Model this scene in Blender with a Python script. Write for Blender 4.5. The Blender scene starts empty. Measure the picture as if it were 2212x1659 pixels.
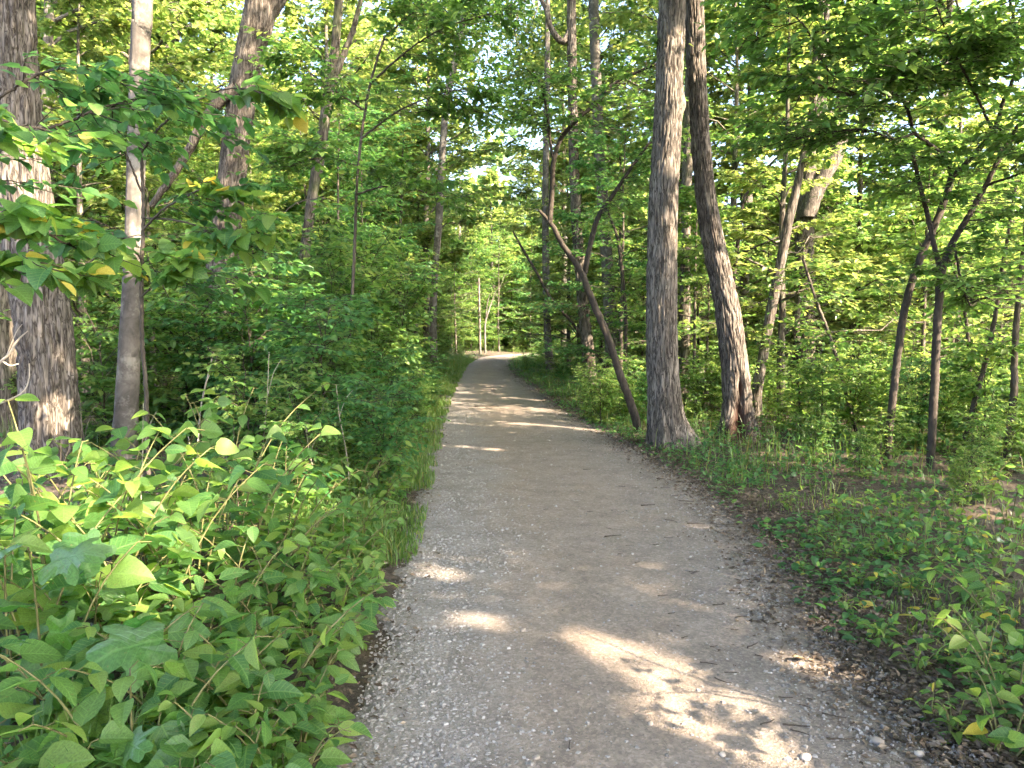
import bpy, math, random
import numpy as np
from mathutils import Matrix, Vector

# ------------------------------------------------------------------ camera, sky, sun, exposure
SC = bpy.context.scene
COL = SC.collection
CAM_H, FPX, UC, VC, VH = 1.5, 1580.0, 1106.0, 829.5, 727.0     # photograph measured at 2212 x 1659
PITCH = math.atan((VC - VH) / FPX)
cam_d = bpy.data.cameras.new('camera'); cam = bpy.data.objects.new('camera', cam_d); COL.objects.link(cam)
cam.location = (0, 0, CAM_H); cam.rotation_euler = (math.pi / 2 - PITCH, 0, 0)
cam_d.sensor_width = 36; cam_d.lens = 36 * FPX / 2212; cam_d.clip_end = 2000; cam_d.clip_start = 0.05
SC.camera = cam

SUN_EL, SUN_PHI = math.radians(38), math.radians(54)            # phi: to the right of straight behind the camera
SDIR = np.array([math.cos(SUN_EL) * math.sin(SUN_PHI), -math.cos(SUN_EL) * math.cos(SUN_PHI), math.sin(SUN_EL)])
world = bpy.data.worlds.new('World'); SC.world = world; world.use_nodes = True
wn = world.node_tree
sky = wn.nodes.new('ShaderNodeTexSky'); sky.sky_type = 'NISHITA'; sky.sun_disc = False
sky.sun_elevation = SUN_EL; sky.sun_rotation = math.atan2(SDIR[0], SDIR[1])
sky.air_density = 0.8; sky.dust_density = 4.0; sky.ozone_density = 0.5
bg = wn.nodes['Background']; bg.inputs[1].default_value = 0.14
wn.links.new(sky.outputs[0], bg.inputs[0])
sun_d = bpy.data.lights.new('sun', 'SUN'); sun = bpy.data.objects.new('sun', sun_d); COL.objects.link(sun)
sun_d.energy = 4.7; sun_d.angle = math.radians(0.5); sun_d.color = (1.0, 0.80, 0.58)
sun.rotation_euler = Vector(SDIR).to_track_quat('Z', 'Y').to_euler(); sun.location = (20, -10, 30)
SC.view_settings.view_transform = 'Standard'; SC.view_settings.look = 'None'
SC.view_settings.exposure = 3.25; SC.view_settings.gamma = 1.0; SC.view_settings.use_curve_mapping = False
SC.render.engine = 'CYCLES'
cy = SC.cycles
cy.max_bounces = 6; cy.diffuse_bounces = 4; cy.glossy_bounces = 1; cy.transmission_bounces = 5; cy.use_adaptive_sampling = True; cy.adaptive_threshold = 0.03; cy.adaptive_min_samples = 16; cy.transparent_max_bounces = 4
cy.use_denoising = True; cy.sample_clamp_indirect = 6.0; cy.caustics_reflective = False; cy.caustics_refractive = False
try:
    cy.denoiser = 'OPENIMAGEDENOISE'; cy.denoising_input_passes = 'RGB_ALBEDO_NORMAL'; cy.denoising_prefilter = 'ACCURATE'
except Exception:
    pass

R = np.random.default_rng(11)
random.seed(5)

# ------------------------------------------------------------------ helpers: numbers
def _h(ix, iy, iz):
    h = (ix.astype(np.int64) * 374761393 + iy.astype(np.int64) * 668265263 + iz.astype(np.int64) * 2147483647) & 0xFFFFFFFF
    h = ((h ^ (h >> 13)) * 1274126177) & 0xFFFFFFFF
    h = ((h ^ (h >> 16)) * 2246822519) & 0xFFFFFFFF
    return ((h ^ (h >> 15)) & 0xFFFFFF) / float(0xFFFFFF)
def vnoise(x, y, z):
    x, y, z = np.broadcast_arrays(np.asarray(x, float), np.asarray(y, float), np.asarray(z, float))
    fx, fy, fz = np.floor(x), np.floor(y), np.floor(z)
    ux, uy, uz = x - fx, y - fy, z - fz
    ux, uy, uz = ux * ux * (3 - 2 * ux), uy * uy * (3 - 2 * uy), uz * uz * (3 - 2 * uz)
    r = 0
    for a in (0, 1):
        for b in (0, 1):
            for c in (0, 1):
                r = r + _h(fx + a, fy + b, fz + c) * (ux if a else 1 - ux) * (uy if b else 1 - uy) * (uz if c else 1 - uz)
    return r
def sstep(a, b, x):
    t = np.clip((np.asarray(x, float) - a) / (b - a), 0, 1); return t * t * (3 - 2 * t)
def unit(v):
    return v / np.maximum(np.linalg.norm(v, axis=-1, keepdims=True), 1e-9)
def catmull(p, n):
    """p (m,k) control points -> n points"""
    p = np.asarray(p, float)
    if len(p) == 2:
        t = np.linspace(0, 1, n)[:, None]; return p[0] * (1 - t) + p[1] * t
    d = np.r_[0, np.cumsum(np.linalg.norm(np.diff(p[:, :3], axis=0), axis=1))]
    q = np.vstack([2 * p[0] - p[1], p, 2 * p[-1] - p[-2]])
    s = np.linspace(0, d[-1], n); i = np.clip(np.searchsorted(d, s, 'right') - 1, 0, len(p) - 2)
    t = ((s - d[i]) / np.maximum(d[i + 1] - d[i], 1e-9))[:, None]
    a, b, c, e = q[i], q[i + 1], q[i + 2], q[i + 3]
    return 0.5 * (2 * b + (c - a) * t + (2 * a - 5 * b + 4 * c - e) * t * t + (3 * b - a - 3 * c + e) * t ** 3)

# the trail: centre line and half widths
PATH = np.array([(0.52, -5, 1.02), (0.52, -1, 1.02), (0.49, 2.5, 1.06), (0.45, 3.5, 1.1), (0.53, 5, 1.22), (0.5, 6.7, 1.36),
                 (0.28, 9.75, 1.33), (-0.1, 13.7, 1.2), (-0.55, 21, 1.12), (-0.97, 28, .94), (-1.1, 34, .86), (-0.75, 40, .8),
                 (0.8, 44, .8), (4, 46.6, .8), (9, 48.5, .8), (18, 50, .8)])
PC = catmull(PATH, 900)
def pathx(y):
    m = PC[:, 1] < 47
    return np.interp(y, PC[m, 1], PC[m, 0])
def pathhw(y):
    m = PC[:, 1] < 47
    return np.interp(y, PC[m, 1], PC[m, 2])
def path_dist(x, y):
    """signed-ish distance beyond the trail's edge (negative on the trail)"""
    x = np.asarray(x, float); y = np.asarray(y, float)
    d1 = np.abs(x - pathx(np.minimum(y, 44))) - pathhw(y) + np.maximum(y - 44, 0) * 5
    far = y > 38
    if np.any(far):
        q = PC[PC[:, 1] > 34][::6]
        xf, yf = np.atleast_1d(x), np.atleast_1d(y)
        dd = np.sqrt(((xf[..., None] - q[:, 0]) ** 2 + (yf[..., None] - q[:, 1]) ** 2).min(-1)) - 1.0
        d1 = np.where(far, dd.reshape(np.shape(d1)), d1)
    return d1
def ground(x, y):
    x = np.asarray(x, float); y = np.asarray(y, float)
    dx = x - pathx(np.clip(y, -5, 45))
    away = sstep(1.1, 3.0, np.abs(dx))
    z = 0.45 * sstep(15, 50, y) + 0.10 * sstep(-1.0, -2.6, dx) * 0 + 0.12 * sstep(1.2, 3.0, -dx) - 0.55 * sstep(4.5, 13, dx)
    z = z + away * (0.16 * (vnoise(x * .45, y * .45, 3.3) - .5) + 0.06 * (vnoise(x * 1.7, y * 1.7, 7.7) - .5))
    return z + 0.012 * (vnoise(x * 2.1, y * 1.1, 1.5) - .5)

def P(u, v, d):
    """the point at forward distance d seen at (u, v) in the 2212 x 1659 photograph"""
    a, b = (u - UC) / FPX, (VC - v) / FPX
    c, s = math.cos(PITCH), math.sin(PITCH)
    fy, fz = c + b * s, -s + b * c
    t = d / fy
    return np.array([a * t, d, CAM_H + fz * t])
def PG(u, v):
    """the ground point seen at (u, v)"""
    lo = 1.0
    for d in np.geomspace(1.2, 90, 900):
        p = P(u, v, d)
        if p[2] <= ground(p[0], p[1]):
            return np.array([p[0], p[1], float(ground(p[0], p[1]))])
    return P(u, v, 60)

# ------------------------------------------------------------------ helpers: meshes and objects
def mk_mesh(name, V, F, attrs=None, smooth=True):
    me = bpy.data.meshes.new(name)
    F = [f for f in (F if isinstance(F, list) else [F]) if len(f)]
    V = np.ascontiguousarray(V, np.float32)
    me.vertices.add(len(V)); me.vertices.foreach_set('co', V.ravel())
    if F:
        sizes = np.concatenate([np.full(len(f), f.shape[1]) for f in F]).astype(np.int32)
        loops = np.concatenate([f.ravel() for f in F]).astype(np.int32)
        me.loops.add(len(loops)); me.loops.foreach_set('vertex_index', loops)
        me.polygons.add(len(sizes))
        me.polygons.foreach_set('loop_start', np.r_[0, np.cumsum(sizes)[:-1]].astype(np.int32))
        me.polygons.foreach_set('use_smooth', np.full(len(sizes), smooth))
    me.update(calc_edges=True)
    for k, a in (attrs or {}).items():
        at = me.attributes.new(k, 'FLOAT', 'POINT'); at.data.foreach_set('value', np.ascontiguousarray(a, np.float32))
    return me
def obj(name, me, mat=None, parent=None, mtx=None):
    if mat is not None and len(me.materials) == 0:
        me.materials.append(mat)
    o = bpy.data.objects.new(name, me); COL.objects.link(o)
    if parent is not None: o.parent = parent
    if mtx is not None: o.matrix_basis = mtx
    return o
def tag(o, label=None, cat=None, group=None, kind=None):
    if label: o['label'] = label
    if cat: o['category'] = cat
    if group: o['group'] = group
    if kind: o['kind'] = kind
    return o
def thing(name, label, cat, loc=(0, 0, 0), rz=0.0, sc=1.0, group=None):
    o = bpy.data.objects.new(name, None); COL.objects.link(o); o.empty_display_size = .2
    o.location = loc; o.rotation_euler = (0, 0, rz); o.scale = (sc, sc, sc)
    return tag(o, label, cat, group)

def tubes(Pn, rad, seg):
    """K polylines (K,n,3) with radii (K,n) -> verts, quads"""
    Pn = np.asarray(Pn, float); rad = np.asarray(rad, float)
    if Pn.ndim == 2: Pn, rad = Pn[None], rad[None]
    K, n, _ = Pn.shape
    t = np.empty_like(Pn); t[:, 1:-1] = Pn[:, 2:] - Pn[:, :-2]; t[:, 0] = Pn[:, 1] - Pn[:, 0]; t[:, -1] = Pn[:, -1] - Pn[:, -2]
    t = unit(t)
    mean = unit(Pn[:, -1] - Pn[:, 0])
    ref = np.where(np.abs(mean[:, 2:3]) > .75, np.array([[1., 0, 0]]), np.array([[0, 0, 1.]]))[:, None, :]
    n1 = unit(np.cross(np.broadcast_to(ref, t.shape), t)); n2 = np.cross(t, n1)
    th = np.linspace(0, 2 * np.pi, seg, endpoint=False)
    V = Pn[:, :, None] + rad[:, :, None, None] * (np.cos(th)[:, None] * n1[:, :, None] + np.sin(th)[:, None] * n2[:, :, None])
    idx = np.arange(K * n * seg).reshape(K, n, seg)
    a, b = idx[:, :-1], idx[:, 1:]
    F = np.stack([a, np.roll(a, -1, 2), np.roll(b, -1, 2), b], -1).reshape(-1, 4)
    return V.reshape(-1, 3), F
def join(parts):
    Vs, Fs, off = [], [], 0
    for V, F in parts:
        Vs.append(V); Fs.append(F + off); off += len(V)
    return np.vstack(Vs), np.vstack(Fs)

# leaf templates: x across, y along, z up
T_FAR = (np.array([(0, 0, 0), (.3, .42, .07), (0, 1, -.1), (-.3, .42, .07)]), np.array([(0, 1, 2), (0, 2, 3)]))
T_MID = (np.array([(0, 0, 0), (0, .5, .0), (0, 1, -.14), (-.27, .25, .06), (-.26, .62, .03), (.27, .25, .06), (.26, .62, .03)]),
         np.array([(0, 5, 1), (5, 6, 1), (6, 2, 1), (0, 1, 3), (3, 1, 4), (4, 1, 2)]))
class Leaves:
    """arrays of leaves: base point, axis, normal, length, tint"""
    def __init__(s, p, a, n, L, t):
        s.p, s.a, s.L, s.t = p, unit(a), L, t
        s.n = unit(n - (n * s.a).sum(-1, keepdims=True) * s.a)
    def take(s, m):
        r = Leaves.__new__(Leaves); r.p, r.a, r.n, r.L, r.t = s.p[m], s.a[m], s.n[m], s.L[m], s.t[m]; return r
    @staticmethod
    def cat(ls):
        r = Leaves.__new__(Leaves)
        for k in 'panLt': setattr(r, k, np.concatenate([getattr(l, k) for l in ls]))
        return r
    def mesh(s, name, tmpl, mat, width=1.0):
        T, F = tmpl
        b = np.cross(s.a, s.n)
        V = s.p[:, None] + s.L[:, None, None] * (T[None, :, 0:1] * width * b[:, None] + T[None, :, 1:2] * s.a[:, None] + T[None, :, 2:3] * s.n[:, None])
        N, k = len(s.p), len(T)
        FF = (F[None] + (np.arange(N) * k)[:, None, None]).reshape(-1, 3)
        me = mk_mesh(name, V.reshape(-1, 3), FF, {'tint': np.repeat(s.t, k)}, smooth=False)
        me.materials.append(mat); return me

# sunbeams: openings in the canopy; leaves that stand in one are left out
BEAM_P, BEAM_R = [], []
def beam(p, r):
    BEAM_P.append(np.asarray(p, float)); BEAM_R.append(r)
def beam_mask(c, keep=0.03, L=0.2):
    """True for the leaves that stay"""
    ok = np.ones(len(c), bool)
    if not BEAM_P: return ok
    lo, hi = c.min(0), c.max(0)
    cen, rad = (lo + hi) / 2, np.linalg.norm(hi - lo) / 2
    rr = R.random(len(c)) < keep
    for p, r in zip(BEAM_P, BEAM_R):
        d = cen - p; t = d @ SDIR
        if t < -rad or np.linalg.norm(d - t * SDIR) > rad + r: continue
        d = c - p; t = d @ SDIR
        perp = np.linalg.norm(d - t[:, None] * SDIR, axis=1)
        ok &= ~((t > .45) & (perp < r + .03 + .45 * L)) | rr
    return ok

# ------------------------------------------------------------------ materials
def nodes(name):
    m = bpy.data.materials.new(name); m.use_nodes = True
    nt = m.node_tree; nt.nodes.clear()
    out = nt.nodes.new('ShaderNodeOutputMaterial')
    def N(t, **kw):
        n = nt.nodes.new(t)
        for k, v in kw.items():
            if k.startswith('i_'): n.inputs[k[2:].replace('_', ' ')].default_value = v
            elif k.startswith('n_'): n.inputs[int(k[2:])].default_value = v
            else: setattr(n, k, v)
        return n
    return m, nt, out, N, nt.links.new
def ramp(N, stops):
    r = N('ShaderNodeValToRGB'); e = r.color_ramp.elements
    while len(e) < len(stops): e.new(0.5)
    for el, (p, c) in zip(e, stops): el.position = p; el.color = (*c, 1) if len(c) == 3 else c
    return r
def leaf_mat(name, cols, use_obj=False, trans=.54, gloss=.02, veins=False, tboost=2.75):
    m, nt, out, N, link = nodes(name)
    if use_obj:
        src = N('ShaderNodeObjectInfo').outputs['Random']
    else:
        src = N('ShaderNodeAttribute', attribute_name='tint').outputs['Fac']
    k = len(cols)
    rp = ramp(N, [(i / (k - 1), c) for i, c in enumerate(cols)]); link(src, rp.inputs[0])
    col = rp.outputs[0]
    geo = N('ShaderNodeNewGeometry')
    nz = N('ShaderNodeTexNoise', i_Scale=9.0 if not use_obj else 26.0, i_Detail=2.0)
    tc = N('ShaderNodeTexCoord'); link(tc.outputs['Object'], nz.inputs['Vector'])
    hsv = N('ShaderNodeHueSaturation'); mr = N('ShaderNodeMapRange', n_1=.3, n_2=.7, n_3=.78, n_4=1.2)
    link(nz.outputs['Fac'], mr.inputs[0]); link(mr.outputs[0], hsv.inputs['Value']); link(col, hsv.inputs['Color'])
    col = hsv.outputs[0]
    bump = None
    if veins:
        sx = N('ShaderNodeSeparateXYZ'); link(tc.outputs['Object'], sx.inputs[0])
        ab = N('ShaderNodeMath', operation='ABSOLUTE'); link(sx.outputs['X'], ab.inputs[0])
        mu = N('ShaderNodeMath', operation='MULTIPLY_ADD', n_1=-.75); link(ab.outputs[0], mu.inputs[0]); link(sx.outputs['Y'], mu.inputs[2])
        sc_ = N('ShaderNodeMath', operation='MULTIPLY', n_1=44.0); link(mu.outputs[0], sc_.inputs[0])
        sn = N('ShaderNodeMath', operation='SINE'); link(sc_.outputs[0], sn.inputs[0])
        pw = N('ShaderNodeMapRange', n_1=.82, n_2=1.0, n_3=0.0, n_4=1.0); link(sn.outputs[0], pw.inputs[0])
        mid = N('ShaderNodeMapRange', n_1=.012, n_2=.03, n_3=1.0, n_4=0.0); link(ab.outputs[0], mid.inputs[0])
        mx = N('ShaderNodeMath', operation='MAXIMUM'); link(pw.outputs[0], mx.inputs[0]); link(mid.outputs[0], mx.inputs[1])
        mixc = N('ShaderNodeMixRGB', blend_type='MIX'); mixc.inputs[2].default_value = tuple(min(1, c * 1.5 + .015) for c in cols[len(cols) // 2]) + (1,)
        vf = N('ShaderNodeMath', operation='MULTIPLY', n_1=.4); link(mx.outputs[0], vf.inputs[0]); link(vf.outputs[0], mixc.inputs[0]); link(col, mixc.inputs[1])
        col = mixc.outputs[0]
        bump = N('ShaderNodeBump', i_Strength=.5, i_Distance=.004, invert=True); link(mx.outputs[0], bump.inputs['Height'])
    if use_obj and veins:
        sp = N('ShaderNodeTexNoise', i_Scale=7.0, i_Detail=4.0, i_Roughness=.7); oi = N('ShaderNodeObjectInfo')
        va = N('ShaderNodeVectorMath', operation='ADD'); link(tc.outputs['Object'], va.inputs[0]); link(oi.outputs['Location'], va.inputs[1]); link(va.outputs[0], sp.inputs['Vector'])
        rs = ramp(N, [(.64, (0, 0, 0)), (.70, (.75, .75, .75))]); link(sp.outputs['Fac'], rs.inputs[0])
        ms = N('ShaderNodeMixRGB'); ms.inputs[2].default_value = (.16, .13, .05, 1); link(rs.outputs[0], ms.inputs[0]); link(col, ms.inputs[1]); col = ms.outputs[0]
    dif = N('ShaderNodeBsdfDiffuse'); link(col, dif.inputs['Color'])
    tr = N('ShaderNodeBsdfTranslucent'); tm = N('ShaderNodeMixRGB', blend_type='MULTIPLY', n_0=1.0)
    tm.inputs[2].default_value = (tboost * 1.15, tboost, tboost * .62, 1); link(col, tm.inputs[1]); link(tm.outputs[0], tr.inputs['Color'])
    mix = N('ShaderNodeMixShader', n_0=trans); link(dif.outputs[0], mix.inputs[1]); link(tr.outputs[0], mix.inputs[2])
    gl = N('ShaderNodeBsdfGlossy', i_Roughness=.42); gl.inputs['Color'].default_value = (.9, .9, .85, 1)
    lw = N('ShaderNodeLayerWeight', i_Blend=.25); gm = N('ShaderNodeMath', operation='MULTIPLY_ADD', n_1=.10, n_2=gloss); link(lw.outputs['Fresnel'], gm.inputs[0])
    m2 = N('ShaderNodeMixShader'); link(gm.outputs[0], m2.inputs[0]); link(mix.outputs[0], m2.inputs[1]); link(gl.outputs[0], m2.inputs[2])
    if bump:
        for n in (dif, gl): link(bump.outputs[0], n.inputs['Normal'])
    link(m2.outputs[0], out.inputs['Surface'])
    return m
def bark_mat(name, dark, light, sx=22.0, sz=3.0, rough=.9, patch=None, bump=.6, moss=0.0, fiss=0.0):
    m, nt, out, N, link = nodes(name)
    tc = N('ShaderNodeTexCoord'); mp = N('ShaderNodeMapping'); mp.inputs['Scale'].default_value = (sx, sx, sz); link(tc.outputs['Object'], mp.inputs[0])
    n1 = N('ShaderNodeTexNoise', i_Scale=1.0, i_Detail=6.0, i_Roughness=.62, i_Distortion=.5); link(mp.outputs[0], n1.inputs['Vector'])
    n2 = N('ShaderNodeTexNoise', i_Scale=2.2, i_Detail=3.0); link(tc.outputs['Object'], n2.inputs['Vector'])
    rp = ramp(N, [(.3, dark), (.5, tuple((a + b) / 2 for a, b in zip(dark, light))), (.72, light)]); link(n1.outputs['Fac'], rp.inputs[0])
    hs = N('ShaderNodeHueSaturation'); mr = N('ShaderNodeMapRange', n_1=.3, n_2=.7, n_3=.72, n_4=1.3); link(n2.outputs['Fac'], mr.inputs[0]); link(mr.outputs[0], hs.inputs['Value']); link(rp.outputs[0], hs.inputs['Color'])
    col = hs.outputs[0]
    if fiss:
        mp2 = N('ShaderNodeMapping'); mp2.inputs['Scale'].default_value = (fiss, fiss, fiss * .11); link(tc.outputs['Object'], mp2.inputs[0])
        n5 = N('ShaderNodeTexNoise', i_Scale=1.0, i_Detail=2.5, i_Roughness=.5, i_Distortion=.7); link(mp2.outputs[0], n5.inputs['Vector'])
        ab = N('ShaderNodeMath', operation='MULTIPLY_ADD', n_1=2.0, n_2=-1.0); link(n5.outputs['Fac'], ab.inputs[0])
        ab2 = N('ShaderNodeMath', operation='ABSOLUTE'); link(ab.outputs[0], ab2.inputs[0])
        r5 = ramp(N, [(.02, (.28, .26, .25)), (.13, (.85, .85, .85)), (.3, (1.25, 1.25, 1.25))]); link(ab2.outputs[0], r5.inputs[0])
        mf = N('ShaderNodeMixRGB', blend_type='MULTIPLY', n_0=1.0); link(col, mf.inputs[1]); link(r5.outputs[0], mf.inputs[2]); col = mf.outputs[0]
    if patch:                                          # lichen / pale blotches
        n3 = N('ShaderNodeTexNoise', i_Scale=5.0, i_Detail=4.0, i_Roughness=.7); link(tc.outputs['Object'], n3.inputs['Vector'])
        r3 = ramp(N, [(.52, (0, 0, 0)), (.64, (1, 1, 1))]); link(n3.outputs['Fac'], r3.inputs[0])
        mx = N('ShaderNodeMixRGB'); mx.inputs[2].default_value = (*patch, 1); link(r3.outputs[0], mx.inputs[0]); link(col, mx.inputs[1]); col = mx.outputs[0]
    if moss:
        n4 = N('ShaderNodeTexNoise', i_Scale=3.0, i_Detail=5.0); link(tc.outputs['Object'], n4.inputs['Vector'])
        r4 = ramp(N, [(.5, (0, 0, 0)), (.7, (moss, moss, moss))]); link(n4.outputs['Fac'], r4.inputs[0])
        mx = N('ShaderNodeMixRGB'); mx.inputs[2].default_value = (.05, .08, .02, 1); link(r4.outputs[0], mx.inputs[0]); link(col, mx.inputs[1]); col = mx.outputs[0]
    at = N('ShaderNodeAttribute', attribute_name='rot')
    mx = N('ShaderNodeMixRGB'); mx.inputs[2].default_value = (.035, .015, .010, 1); link(at.outputs['Fac'], mx.inputs[0]); link(col, mx.inputs[1]); col = mx.outputs[0]
    b = N('ShaderNodeBsdfPrincipled', i_Roughness=rough); b.inputs['Specular IOR Level'].default_value = .25
    bp = N('ShaderNodeBump', i_Strength=bump, i_Distance=.02); link(n1.outputs['Fac'], bp.inputs['Height']); link(bp.outputs[0], b.inputs['Normal'])
    link(col, b.inputs['Base Color']); link(b.outputs[0], out.inputs['Surface'])
    return m

M = {}
M['bark_grey'] = bark_mat('furrowed_grey_bark', (.05, .044, .038), (.20, .18, .158), 30, 3.6, fiss=30)
M['bark_dark'] = bark_mat('furrowed_dark_bark', (.036, .031, .027), (.185, .163, .142), 30, 3.8, fiss=32)
M['bark_pale'] = bark_mat('smooth_pale_bark', (.05, .045, .040), (.15, .136, .12), 7, 6, patch=(.20, .19, .168), bump=.25)
M['bark_mossy'] = bark_mat('grey_bark_with_moss', (.05, .044, .038), (.17, .15, .125), 18, 4, moss=.45, fiss=26)
M['bark_twig'] = bark_mat('dark_twig_bark', (.022, .018, .015), (.07, .058, .047), 30, 9, bump=.3)
M['bark_sapling'] = bark_mat('sapling_bark', (.04, .034, .028), (.12, .10, .082), 25, 8, bump=.4)
M['bark_dead'] = bark_mat('bleached_dead_wood', (.22, .19, .15), (.45, .40, .33), 30, 5, bump=.4)
M['stem'] = bark_mat('green_brown_stem', (.08, .085, .03), (.17, .16, .07), 30, 10, bump=.1)

M['leaf_under'] = leaf_mat('understorey_leaf', [(.030, .080, .024), (.056, .132, .036), (.088, .170, .048), (.155, .215, .07)])
M['leaf_canopy'] = leaf_mat('canopy_leaf', [(.036, .084, .028), (.068, .138, .042), (.115, .178, .06), (.18, .22, .09)])
M['leaf_cool'] = leaf_mat('cool_green_leaf', [(.028, .090, .036), (.045, .127, .046), (.066, .160, .052), (.105, .195, .056)])
M['leaf_dogwood'] = leaf_mat('dogwood_leaf', [(.034, .088, .024), (.055, .13, .034), (.08, .165, .046), (.12, .2, .06)], trans=.5)
M['leaf_heart'] = leaf_mat('heart_leaf', [(.044, .125, .040), (.062, .15, .043), (.094, .185, .046), (.14, .215, .048)], True, veins=True)
M['leaf_ovate'] = leaf_mat('ovate_leaf', [(.042, .118, .034), (.066, .15, .039), (.10, .188, .045), (.155, .225, .05)], True, veins=True)
M['leaf_lobed'] = leaf_mat('lobed_leaf', [(.036, .115, .032), (.055, .145, .038), (.08, .175, .042)], True, veins=True)
M['leaf_fine'] = leaf_mat('fine_cool_leaf', [(.022, .098, .034), (.036, .13, .042), (.055, .165, .046)], True)
M['leaf_yellow'] = leaf_mat('yellow_leaf', [(.42, .36, .05), (.5, .42, .07), (.42, .40, .10)], True, tboost=1.15)
M['grass'] = leaf_mat('grass_blade', [(.035, .085, .018), (.06, .13, .026), (.095, .165, .035), (.20, .19, .07)], trans=.35, gloss=.03)
M['litter'] = leaf_mat('litter_leaf', [(.045, .034, .026), (.085, .064, .047), (.135, .108, .083), (.22, .185, .145)], trans=.1, gloss=.02, tboost=1.0)
M['leaf_tan'] = leaf_mat('tan_fallen_leaf', [(.32, .24, .14), (.38, .28, .17)], True, trans=.1, tboost=1.0)

def ground_mat():
    m, nt, out, N, link = nodes('forest_floor')
    tc = N('ShaderNodeTexCoord')
    n1 = N('ShaderNodeTexNoise', i_Scale=1.6, i_Detail=6.0, i_Roughness=.65); link(tc.outputs['Object'], n1.inputs['Vector'])
    n2 = N('ShaderNodeTexVoronoi', i_Scale=16.0); link(tc.outputs['Object'], n2.inputs['Vector'])
    n3 = N('ShaderNodeTexNoise', i_Scale=60.0, i_Detail=4.0); link(tc.outputs['Object'], n3.inputs['Vector'])
    r1 = ramp(N, [(.3, (.030, .024, .018)), (.5, (.055, .042, .03)), (.68, (.085, .065, .045))]); link(n1.outputs['Fac'], r1.inputs[0])
    r2 = ramp(N, [(0, (.6, .6, .6)), (1, (1.35, 1.25, 1.15))]); link(n2.outputs['Color'], r2.inputs[0])
    mx = N('ShaderNodeMixRGB', blend_type='MULTIPLY', n_0=.8); link(r1.outputs[0], mx.inputs[1]); link(r2.outputs[0], mx.inputs[2])
    b = N('ShaderNodeBsdfPrincipled', i_Roughness=.95); link(mx.outputs[0], b.inputs['Base Color'])
    bp = N('ShaderNodeBump', i_Strength=.8, i_Distance=.03); link(n3.outputs['Fac'], bp.inputs['Height']); link(bp.outputs[0], b.inputs['Normal'])
    link(b.outputs[0], out.inputs['Surface']); return m
def path_mat():
    m, nt, out, N, link = nodes('gravel_trail')
    tc = N('ShaderNodeTexCoord'); ac = N('ShaderNodeAttribute', attribute_name='across')
    big = N('ShaderNodeTexNoise', i_Scale=1.1, i_Detail=4.0, i_Roughness=.55); link(tc.outputs['Object'], big.inputs['Vector'])
    dist = N('ShaderNodeMath', operation='MULTIPLY_ADD', n_1=.9, n_2=-.45); link(big.outputs['Fac'], dist.inputs[0])
    add = N('ShaderNodeMath', operation='ADD'); link(ac.outputs['Fac'], add.inputs[0]); link(dist.outputs[0], add.inputs[1])
    mr = N('ShaderNodeMapRange', n_1=-1.4, n_2=1.4); link(add.outputs[0], mr.inputs[0])
    # pale gravel on one edge, tan packed wheel line, grey, dark humus on the other shoulder
    base = ramp(N, [(.0, (.128, .114, .102)), (.05, (.184, .172, .162)), (.27, (.192, .175, .161)), (.40, (.194, .164, .138)), (.56, (.184, .158, .136)), (.72, (.162, .144, .13)), (.87, (.122, .106, .093)), (1, (.06, .05, .042))])
    link(mr.outputs[0], base.inputs[0])
    v1 = N('ShaderNodeTexVoronoi', i_Scale=85.0); link(tc.outputs['Object'], v1.inputs['Vector'])
    v2 = N('ShaderNodeTexVoronoi', i_Scale=38.0); link(tc.outputs['Object'], v2.inputs['Vector'])
    fine = N('ShaderNodeTexNoise', i_Scale=190.0, i_Detail=3.0); link(tc.outputs['Object'], fine.inputs['Vector'])
    sx = N('ShaderNodeSeparateXYZ'); link(v1.outputs['Color'], sx.inputs[0])
    s2 = N('ShaderNodeSeparateXYZ'); link(v2.outputs['Color'], s2.inputs[0])
    r1 = ramp(N, [(0, (.62, .62, .63)), (.55, (.95, .95, .95)), (1, (1.5, 1.5, 1.52))]); link(sx.outputs['X'], r1.inputs[0])
    r2 = ramp(N, [(0, (.72, .72, .72)), (.6, (1, 1, 1)), (1, (1.35, 1.35, 1.35))]); link(s2.outputs['Y'], r2.inputs[0])
    m1 = N('ShaderNodeMixRGB', blend_type='MULTIPLY', n_0=.45); link(base.outputs[0], m1.inputs[1]); link(r1.outputs[0], m1.inputs[2])
    m2 = N('ShaderNodeMixRGB', blend_type='MULTIPLY', n_0=.35); link(m1.outputs[0], m2.inputs[1]); link(r2.outputs[0], m2.inputs[2])
    blot = N('ShaderNodeTexNoise', i_Scale=3.6, i_Detail=5.0, i_Roughness=.7); link(tc.outputs['Object'], blot.inputs['Vector'])
    r3 = ramp(N, [(.3, (.78, .76, .74)), (.7, (1.16, 1.15, 1.14))]); link(blot.outputs['Fac'], r3.inputs[0])
    m3 = N('ShaderNodeMixRGB', blend_type='MULTIPLY', n_0=1.0); link(m2.outputs[0], m3.inputs[1]); link(r3.outputs[0], m3.inputs[2])
    b = N('ShaderNodeBsdfPrincipled', i_Roughness=.92); b.inputs['Specular IOR Level'].default_value = .2; link(m3.outputs[0], b.inputs['Base Color'])
    hs = N('ShaderNodeMath', operation='MULTIPLY_ADD', n_1=.5); link(v1.outputs['Distance'], hs.inputs[0]); link(fine.outputs['Fac'], hs.inputs[2])
    bp = N('ShaderNodeBump', i_Strength=.65, i_Distance=.012); link(hs.outputs[0], bp.inputs['Height']); link(bp.outputs[0], b.inputs['Normal'])
    link(b.outputs[0], out.inputs['Surface']); return m
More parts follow.
